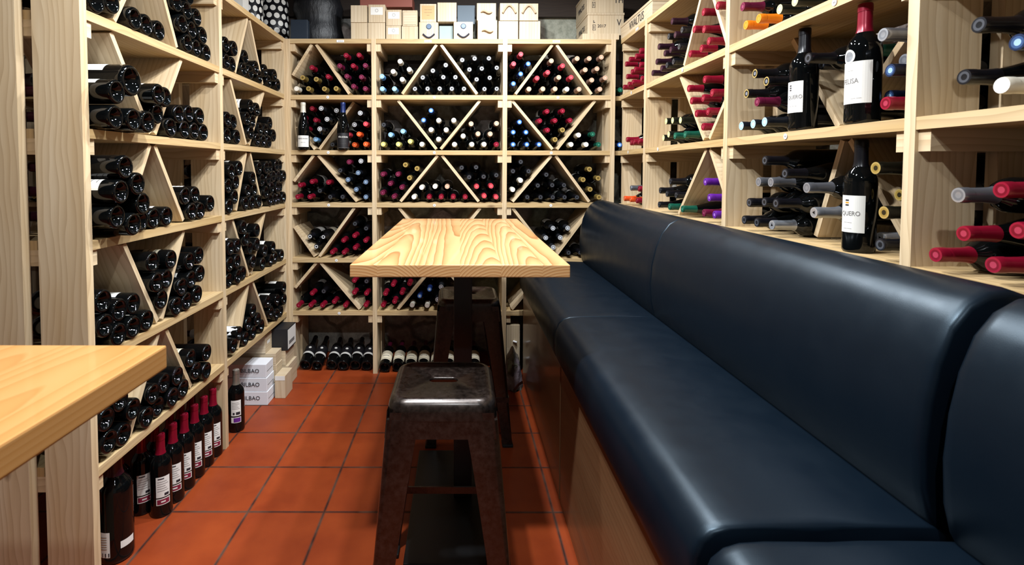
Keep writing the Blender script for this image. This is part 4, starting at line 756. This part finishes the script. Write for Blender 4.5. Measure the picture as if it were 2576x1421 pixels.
# ---------------------------------------------------------------- stools
def rrect(hx, hy, r, n=10):
    P = []
    for q, (sx, sy) in enumerate(((1, 1), (-1, 1), (-1, -1), (1, -1))):
        for k in range(n):
            a = q * PI / 2 + k * PI / 2 / (n - 1)
            P.append((sx * (hx - r) + r * math.cos(a), sy * (hy - r) + r * math.sin(a)))
    return P
def stool(label, cx, cy, h, rz):
    t = empty('metal_stool', (cx, cy, 0), rz, label, 'stool', 'dark metal stools at the high table')
    loops = [(rrect(.041, .0155, .0154), h - .010), (rrect(.041, .0155, .0154), h - .0045), (rrect(.0425, .017, .0169), h - .003), (rrect(.112, .112, .028), h - .003), (rrect(.117, .117, .032), h - .0015),
             (rrect(.121, .121, .034), h), (rrect(.127, .127, .038), h - .0008), (rrect(.134, .134, .042), h - .004), (rrect(.1395, .1395, .044), h - .0095), (rrect(.1432, .1432, .046), h - .018), (rrect(.1450, .1450, .047), h - .030), (rrect(.147, .147, .047), h - .052), (rrect(.145, .145, .045), h - .052), (rrect(.142, .142, .044), h - .03)]
    mb = MB()
    for (A, za), (B, zb) in zip(loops, loops[1:]):
        n = len(A)
        for i in range(n):
            j = (i + 1) % n
            mb.face([(*A[i], za), (*A[j], za), (*B[j], zb), (*B[i], zb)])
    seat = mb.build('seat', M['steel'], t); smooth_angle(seat.data, .9)
    apron = MB()
    for k in range(4):
        c, s = math.cos(k * PI / 2), math.sin(k * PI / 2)
        R = lambda x, y: (c * x - s * y, s * x + c * y)
        P = [R(-.135, -.1445) + (h - .03,), R(.135, -.1445) + (h - .03,), R(.142, -.150) + (h - .098,), R(-.142, -.150) + (h - .098,)]
        I = [R(-.135, -.1425) + (h - .03,), R(.135, -.1425) + (h - .03,), R(.142, -.148) + (h - .098,), R(-.142, -.148) + (h - .098,)]
        apron.face(P); apron.face(I[::-1]); apron.face([P[3], P[2], I[2], I[3]]); apron.face([P[0], P[3], I[3], I[0]]); apron.face([P[1], I[1], I[2], P[2]])
    apron.build('apron', M['steel'], t)
    for sx in (-1, 1):
        for sy in (-1, 1):
            # folded sheet leg: an L section, wide at the top, narrow at the foot
            mb = MB(); ring = []
            for f in (0, .15, .35, .6, .8, 1):
                z = (h - .05) * (1 - f) + .012 * f
                ox = .1465 + (.196 - .1465) * f; w = .088 + (.044 - .088) * (f ** .8); r = .018 * (1 - f) + .010 * f; th = .0035
                pts = [(ox - w, ox), (ox - r, ox), (ox - r * .35, ox - r * .12), (ox - r * .12, ox - r * .35), (ox, ox - r), (ox, ox - w), (ox - th, ox - w), (ox - th, ox - r), (ox - r * .6, ox - r * .6), (ox - r, ox - th), (ox - w, ox - th)]
                ring.append([(sx * a, sy * b, z) for a, b in pts])
            for A, B in zip(ring, ring[1:]):
                n = len(A)
                for i in range(n): mb.face([A[i], A[(i + 1) % n], B[(i + 1) % n], B[i]])
            mb.face(ring[0]); mb.face(ring[-1][::-1])
            lg = mb.build('leg', M['steel'], t); smooth_angle(lg.data, .6)
            MB().aabb(*sorted((sx * .150, sx * .199)), *sorted((sy * .150, sy * .199)), 0, .014).build('rubber_foot', M['rubber'], lg, bevel=.004)
    for k in range(4):
        c, s = math.cos(k * PI / 2), math.sin(k * PI / 2)
        a = .178; z = .20
        P = [(c * x - s * y, s * x + c * y, z + dz) for x, y, dz in ((-a, -a, 0), (a, -a, 0))]
        mb = MB(); o = Vector(P[0]); e = Vector(P[1]) - o; w = Vector((-e.y, e.x, 0)).normalized() * .006
        mb.box(o - w * .5, e, w, (0, 0, .022)); mb.build('foot_rail', M['steel'], t)
    return t
stool('worn dark metal stool with slotted square seat at the open end of the high table', -.046, 1.440, .655, .0)
stool('dark metal stool under the far end of the high table, behind its column', .040, 2.440, .660, .02)
# ---------------------------------------------------------------- bench
SEAT = [(.790, .555), (.362, .555), (.357, .575), (.356, .620), (.360, .655), (.370, .680), (.388, .696), (.412, .704), (.450, .707), (.60, .710), (.74, .706), (.790, .700)]
BACK = [(.925, .690), (.742, .690), (.728, .715), (.716, .760), (.711, .830), (.716, .900), (.730, .965), (.752, 1.020), (.780, 1.055), (.812, 1.073), (.845, 1.076), (.880, 1.064), (.912, 1.035), (.925, 1.0)]
def dense(P, n=3):
    out = []
    m = len(P)
    for i in range(m):
        a, b = Vector(P[i]), Vector(P[(i + 1) % m])
        k = max(1, min(n, int((b - a).length / .03)))
        for t in range(k): out.append(a.lerp(b, t / k))
    return out
def pad(name, prof, y0, y1, parent, soft0=True, soft1=True, ins=.012):
    P = dense(prof); c = sum(P, Vector((0, 0))) / len(P)
    def shrink(d): return [p + (c - p).normalized() * min(d, .5 * (c - p).length) for p in P]
    st = []
    if soft0: st += [(y0, ins), (y0 + .0025, ins * .45), (y0 + .008, ins * .12), (y0 + .02, 0)]
    else: st += [(y0, .004), (y0 + .003, .001), (y0 + .008, 0)]
    m = 6
    st += [(y0 + .05 + (y1 - y0 - .1) * k / m, 0) for k in range(m + 1)]
    if soft1: st += [(y1 - .02, 0), (y1 - .008, ins * .12), (y1 - .0025, ins * .45), (y1, ins)]
    else: st += [(y1 - .008, 0), (y1 - .003, .001), (y1, .004)]
    mb = MB(); rings = [[(p.x, y, p.y) for p in shrink(d)] for y, d in st]
    for A, B in zip(rings, rings[1:]):
        n = len(A)
        for i in range(n): mb.face([A[i], A[(i + 1) % n], B[(i + 1) % n], B[i]])
    mb.face(rings[0]); mb.face(rings[-1][::-1])
    o = mb.build(name, M['leather'], parent); smooth_angle(o.data, 1.0)
    return o
def bench(label, secs):
    t = empty('upholstered_bench', (.6, (secs[0][0] + secs[-1][1]) / 2, 0), 0, label, 'bench', 'black leather benches along the rack')
    off = -t.location
    for i, (y0, y1, s0, s1) in enumerate(secs):
        for nm, pr in (('seat_cushion', SEAT), ('backrest', BACK)):
            o = pad(nm, pr, y0, y1, t, s0, s1); o.location = off
        if not s1: # stitched seam
            pass
    y0, y1 = secs[0][0], secs[-1][1]
    for a, b, *_ in secs:
        o = MB().aabb(.380, .398, a + .010, b - .010, .0, .553).build('front_panel', M['panel'], t); o.location = off
    o = MB().aabb(.402, .78, y0 + .03, y1 - .03, .0, .553).build('frame', M['black'], t); o.location = off
    return t
bench('long black leather bench with two seat sections beside the high table', [(.765, 1.880, True, False), (1.8805, 3.020, False, True)])
bench('black leather bench cropped by the photo edge, across a dark gap from the long bench', [(-.40, .738, True, True)])
# ---------------------------------------------------------------- boxes on top of the back rack
ZT = Z[0]
def box_thing(name, label, x0, x1, y0, y1, z0, z1, mt, group=None, cat='box', rz=0, bev=.002):
    cx, cy = (x0 + x1) / 2, (y0 + y1) / 2
    o = MB().aabb(-(x1 - x0) / 2, (x1 - x0) / 2, -(y1 - y0) / 2, (y1 - y0) / 2, 0, z1 - z0 - .0004).build(name, mt, None, bevel=bev, loc=(cx, cy, z0 + .0004))
    o.rotation_euler.z = rz
    return tag(o, label, cat, group)
def front_patch(o, x0, x1, z0, z1, y, mt, name='label', d=.0008):
    return MB().aabb(x0, x1, y - d, y, z0, z1).build(name, mt, o, weld=False)
G_TOP = 'small wooden boxes on top of the back rack'
YF = 3.118
KX = (YF + .01) / 1277.28
def ux(u): return (u - 1157.06) * KX
PXM = 1277.28 / (YF + .01)
topb = [ # u0,u1,height px lower, level, feature, label
 (886, 927, 44, 0, None, 'bare pale wooden box, lower left end of the row by the black log'),
 (886, 927, 42, 1, None, 'bare pale wooden box stacked at the end of the row by the black log'),
 (928, 971, 44, 0, None, 'bare wooden box carrying a paper-labelled box, second from the black log'),
 (929.5, 971.5, 44, 1, 'paper', 'tall wooden box with white paper label, stacked second from the black log'),
 (973, 1010, 37, 0, 'paper', 'small wooden box with white paper label, lower, third from the black log'),
 (973, 1012, 39, 1, 'paper', 'wooden box with white paper label stacked third from the black log'),
 (1011.5, 1052, 36, 0, None, 'pale wooden box without label, lower, beside the wax-sealed box'),
 (1013.5, 1051, 39, 1, 'frame', 'shorter wooden box with framed lid stacked beside the wax-sealed box'),
 (1055, 1103, 46, 0, 'seal', 'pale box with blue wax seal and dark rope handle, below the tan box'),
 (1057, 1098, 45, 1, 'tan', 'box with large tan printed label standing on a wax-sealed box'),
 (1100.5, 1148, 47, 1.02, None, 'bright plain wooden box bridging the two wax-sealed boxes'),
 (1140.5, 1189, 46, 0, 'seal', 'pale box with blue wax seal and dark rope handle, beside grey-green box'),
 (1200, 1249, 50, 0, 'handle', 'wooden box with pale curved handle, lower row, beside second wax-sealed box'),
 (1198, 1246, 43, 1, 'handle', 'wooden box with pale curved handle on top of another handled box'),
 (1252, 1301, 49, 0, None, 'bare wooden box in the lower row under the rope-loop box'),
 (1255, 1301, 43, 1, 'loop', 'wooden box with large rope loop, in the upper row, middle of three'),
 (1303.5, 1356, 49, 0, None, 'bare wooden box at the lower end of the row toward the bench'),
 (1303, 1350, 42, 1, 'loop', 'wooden box with rope loop at the upper end of the row toward the bench')]
low = {}
for (u0, u1, hp, lv, feat, lab) in topb:
    h = hp / PXM; x0, x1 = ux(u0), ux(u1)
    if lv == 0: z0 = ZT
    else:
        hs = [v for (a, b), v in low.items() if a < x1 - .004 and b > x0 + .004]
        z0 = max(hs) if hs else ZT
    if lv == 0: low[(x0, x1)] = z0 + h
    y0 = YF + random.uniform(-.006, .006)
    o = box_thing('wooden_box', lab, x0 + .0005, x1 - .0005, y0, y0 + .24, z0 + (.0003 if lv else 0), z0 + h, M['crate'], G_TOP, 'box')
    w = (x1 - x0) / 2; yf = -.12
    if feat == 'paper':
        p = front_patch(o, -w * .72, w * .72, h * .42, h * .85, yf, M['paper'])
        q = lathe_mb([(.008, -.0004), (.0095, -.0004)], 16); me = q.mesh('emblem', [M['greyink']], weld=False); e = link('emblem', me, p); e.matrix_local = Matrix.Translation((0, yf - .0012, h * .66)) @ Matrix.Rotation(PI / 2, 4, 'X')
    elif feat == 'tan':
        p = front_patch(o, -w * .78, w * .78, h * .15, h * .9, yf, mat('tan_label', '#c79a68', .6))
        for k, tx in enumerate(('—— ———', '—— — ——', '——')): flat_text(tx, .012, M['ink'], p, plane_mat((0, yf - .0012, h * (.68 - .15 * k)), (1, 0, 0), (0, 0, 1)), .7)
    elif feat == 'frame':
        front_patch(o, -w * .84, w * .84, h * .1, h * .9, yf, M['crate'], 'lid_panel', .002)
    elif feat == 'seal':
        s = lathe_mb([(0, .004), (.013, .004), (.017, 0)], 14).build('wax_seal', M['wax'], o); s.matrix_local = Matrix.Translation((0, yf, h * .76)) @ Matrix.Rotation(PI / 2, 4, 'X')
        tube_mb([(-.035 + .035 * k / 4, yf - .006, h * .36 - .022 * math.sin(PI * k / 8)) for k in range(9)], .0045, 8).build('rope_handle', M['rope'], o)
    elif feat == 'handle':
        tube_mb([(-.034 + .0085 * k, yf - .006 - .006 * math.sin(PI * k / 8), h * .47 + .006 * math.sin(k * .8)) for k in range(9)], [.003, .005, .0065, .007, .007, .007, .0065, .005, .003], 8).build('handle', M['palerope'], o)
    elif feat == 'loop':
        tube_mb([(-.04 + .01 * k, yf - .008, h * .42 + .045 * math.sin(PI * k / 8)) for k in range(9)], .006, 8).build('rope_handle', M['palerope'], o)
box_thing('cardboard_box', 'grey-green box in the gap between the two wax-sealed boxes', ux(1104.5), ux(1139), YF + .03, YF + .25, ZT, ZT + .098, M['teal'])
box_thing('cardboard_box', 'small dark navy box on the back rack before the black log', ux(742), ux(783), 3.080, 3.122, ZT, ZT + .115, M['navy'])
bx = box_thing('cardboard_box', 'red-brown box lying flat on the upper wooden boxes near the black log', ux(905), ux(1036), YF + .05, YF + .23, ZT + .2175, ZT + .30, M['redbox'])
box_thing('cardboard_box', 'blue-grey carton standing on the pale boxes behind the rope handles', ux(1150), ux(1194), YF + .06, YF + .24, ZT + .117, ZT + .232, mat('blue_grey_card', '#4a5864', .6))
# ---- crates at the corner with stencilled writing
def crate(name, label, o, ax, ay, L, D, H, group=None):
    ax, ay = Vector(ax).normalized(), Vector(ay).normalized()
    t = empty(name, o, math.atan2(ax.y, ax.x), label, 'crate', group)
    MB().aabb(0, L, 0, D, 0, H - .014).build('body', M['crate'], t, bevel=.002)
    MB().aabb(-.003, L + .003, -.003, D + .003, H - .014, H).build('lid', M['crate'], t, bevel=.002)
    return t
G_CR = 'stencilled wine crates at the corner of the racks'
box_thing('pine_tray', 'shallow pale pine tray under the two stacked crates at the rack corner', .735, .955, 3.085, 3.40, ZT, ZT + .0362, M['crate'], None, 'tray')
for k, (nm, ang, dx) in enumerate((('lower', 0, 0), ('upper', 0, -.004))):
    z0 = ZT + .0365 + k * .135
    c = crate('wine_crate', f'{nm} of two stacked wooden wine crates with black stencilled writing at the rack corner', (.775 + dx, 3.125, z0 + (.0003 if k else 0)), (1, 0, 0), (0, 1, 0), .22, .30, .135, G_CR)
    W = lambda x, z: plane_mat((x, -.0012, z), (1, 0, 0), (0, 0, 1))
    flat_text('2017' if k == 0 else '', .026, M['ink'], c, W(.085, .055)) if k == 0 else None
    flat_text('V' if k == 0 else 'TH', .055, M['ink'], c, W(.19, .075), .8)
    mb = MB()
    mb.aabb(.030, .048, -.0014, -.0002, .03, .032).aabb(.030, .048, -.0014, -.0002, .062, .064).aabb(.030, .032, -.0014, -.0002, .03, .064).aabb(.046, .048, -.0014, -.0002, .03, .064).aabb(.037, .040, -.0014, -.0002, .038, .056).aabb(.034, .044, -.0014, -.0002, .075, .079).aabb(.034, .037, -.0014, -.0002, .079, .09)
    mb.build('stencil_mark', M['ink'], c, weld=False)
    flat_text('VIVALTUS', .045, M['ink'], c, plane_mat((-.0012, .15, .06), (0, -1, 0), (0, 0, 1)), .8)
c = crate('wine_crate', 'long wooden wine crate with one name in black capitals on top of the bench-side rack', (XR + .006, 3.10, ZT + .0005), (0, -1, 0), (1, 0, 0), .50, .24, .085, G_CR)
flat_text('ViVALTUS', .062, M['ink'], c, plane_mat((.27, -.0012, .036), (1, 0, 0), (0, 0, 1)), .85)
# ---- polka dot tins on the facing rack
for k, (x, y, r, h, lab) in enumerate(((-1.22, 2.985, .072, .31, 'black tin with white polka dots on the facing rack, beside the other tin'), (-1.172, 3.24, .088, .29, 'wider black tin with white polka dots in the corner above the racks'))):
    me = lathe_mb([(0, 0), (r - .01, 0), (r, .008), (r, h - .03), (r - .008, h - .008), (r - .03, h), (0, h)], 40).mesh('polka_tin', [M['polka']]); smooth_angle(me, .8)
    o = link('polka_dot_tin', me, None, (x, y, ZT + .0004)); tag(o, lab, 'tin', 'polka dot tins')
o = box_thing('carton', 'black carton with white top half beside the polka dot tins', -1.24, -1.16, 2.74, 2.82, ZT, ZT + .16, M['blackbox'])
front_patch(o, -.0395, .0395, .08, .158, -.0402, M['paper'], 'white_panel'); MB().aabb(.040, .0408, -.0395, .0395, .08, .158).build('white_panel', M['paper'], o, weld=False)
# ---------------------------------------------------------------- boxes on the floor under the far bay
G_BI = 'white cartons stacked on the floor'
for k in range(3):
    z0 = k * .0725; lab = ['bottom', 'middle', 'top'][k]
    o = box_thing('carton', f'{lab} of three stacked white cartons on floor, city name printed on side', -1.30, -1.022 - .004 * k, 2.655 + .003 * k, 2.765, z0 + .0003 * k, z0 + .072, M['carton'], G_BI)
    flat_text('BILBAO', .030, M['ink'], o, plane_mat((.050, -.0563, .037), (1, 0, 0), (0, 0, 1)), 1.0)
    MB().aabb(.1395 - .002 * k, .1403 - .002 * k, -.04, .04, .030, .032).build('printed_line', M['greyink'], o, weld=False)
G_WB = 'wooden wine boxes stacked on the floor in the rack corner'
def wb(lab, x0, x1, y0, y1, z0, z1, mt='crate'): return box_thing('wooden_box', lab, x0, x1, y0, y1, z0, z1, M[mt], G_WB)
o = wb('wooden wine box with torn printed lid standing in front of the corner stack', -1.012, -.955, 2.735, 2.855, 0, .125)
front_patch(o, -.027, .027, .10, .124, -.0602, M['paper'], 'torn_label')
wb('wooden wine box at the bottom of the corner stack behind the white cartons', -1.30, -1.02, 2.775, 2.865, 0, .085)
wb('wooden wine box second from bottom of the corner stack', -1.30, -1.015, 2.775, 2.865, .0853, .170)
wb('wooden wine box third from bottom of the corner stack', -1.30, -1.02, 2.775, 2.868, .1703, .235)
o = wb('wooden wine box with small white sticker on top of the corner stack', -1.26, -1.075, 2.770, 2.868, .2353, .335)
MB().aabb(.0925, .0933, -.02, .02, .045, .062).build('white_sticker', M['paper'], o, weld=False)
wb('wooden wine box on tiles at the back of the corner, under another', -1.25, -.985, 2.875, 3.030, 0, .125)
wb('wooden wine box below the black box in the corner', -1.25, -1.00, 2.875, 3.030, .1253, .215)
o = box_thing('wine_box', 'black wine box with pale printed end panel on top of the corner boxes', -1.22, -.985, 2.872, 3.012, .2153, .340, M['blackbox'])
MB().aabb(.1175, .1183, -.068, .068, .008, .118).build('end_panel', M['paper'], o, weld=False)
MB().aabb(.1184, .1190, -.05, .04, .03, .05).build('printed_block', M['greyink'], o, weld=False)
# crate and rock at the far end of the bench
o = box_thing('wooden_crate', 'wooden crate with engraved lid and pale rope ends behind the bench panel', .288, .370, 3.085, 3.30, .14, .30, M['crate'])
o.location.z = .0; MB().aabb(-.041, .041, -.1075, .1075, .16, .30).build('crate_top', M['crate'], o)
for z in (.10, .20): tube_mb([(.0, -.108, z), (.022, -.118, z - .004)], .006, 8).build('rope_end', M['tissue'], o)
bm = bmesh.new(); bmesh.ops.create_icosphere(bm, subdivisions=4, radius=.1)
for v in bm.verts:
    n = v.co.normalized(); k = 1 + .10 * math.sin(7 * n.x + 2) * math.cos(6 * n.z) + .06 * math.sin(15 * n.y + 9 * n.z)
    v.co = Vector((n.x * .052 * k, n.y * .11 * k, max(-.0, n.z * .2 * k)))
me = bpy.data.meshes.new('rock'); bm.to_mesh(me); bm.free(); me.materials.append(M['rock']); smooth_angle(me, 1.3)
o = link('rock', me, None, (.312, 2.93, 0)); tag(o, 'grey rock bulging from the floor at the far end of the bench', 'rock')
# ---------------------------------------------------------------- lights
def area(name, loc, target, size, power, col=(1, 1, 1), shape='DISK', spread=PI):
    l = bpy.data.lights.new(name, 'AREA'); l.shape = shape; l.size = size; l.energy = power; l.color = col; l.spread = spread
    o = bpy.data.objects.new(name, l); COL.objects.link(o); o.location = loc
    o.rotation_euler = (Vector(target) - Vector(loc)).to_track_quat('-Z', 'Y').to_euler()
    return o
COOL = (.93, .97, 1.0)
for i, (x, y, p, t) in enumerate([(-.30, .95, 40, (-.2, 1.0, 0)), (-.15, .98, 20, (0, 1.0, 0)), (-.2, 1.70, 22, (-.1, 1.7, 0)), (.30, 1.75, 16, (.2, 1.75, 0)), (.10, 2.36, 22, (.05, 2.5, 0)), (.30, 2.42, 20, (.2, 2.5, 0)), (.0, -.4, 18, (0, .6, .3))]):
    area('ceiling_lamp_%d' % i, (x, y, 2.46), t, .06, p, COOL)
w = bpy.data.worlds.new('World'); S.world = w; w.use_nodes = True
w.node_tree.nodes['Background'].inputs[0].default_value = (.8, .9, 1, 1); w.node_tree.nodes['Background'].inputs[1].default_value = .03
# ---------------------------------------------------------------- camera
W_, H_ = 2576, 1421
cam = bpy.data.cameras.new('camera'); co = bpy.data.objects.new('camera', cam); COL.objects.link(co); S.camera = co
cam.sensor_fit = 'HORIZONTAL'; cam.sensor_width = 36; cam.lens = 1277.28 * 36 / W_
cam.shift_x = (W_ / 2 - 1157.06) / W_; cam.shift_y = (475.70 - H_ / 2) / W_
cam.clip_start = .02
co.location = (0, 0, 1.2585)
co.rotation_euler = (Matrix.Rotation(PI / 2 - .0398, 4, 'X') @ Matrix.Rotation(.0017, 4, 'Z')).to_euler()
cam.dof.use_dof = True; cam.dof.focus_distance = 2.6; cam.dof.aperture_fstop = 8
S.view_settings.view_transform = 'Standard'; S.view_settings.look = 'None'; S.view_settings.gamma = 1; S.view_settings.exposure = -0.05
S.view_settings.use_curve_mapping = False
S.cycles.max_bounces = 6; S.cycles.diffuse_bounces = 2; S.cycles.glossy_bounces = 3; S.cycles.use_denoising = True
S.cycles.sample_clamp_indirect = 6
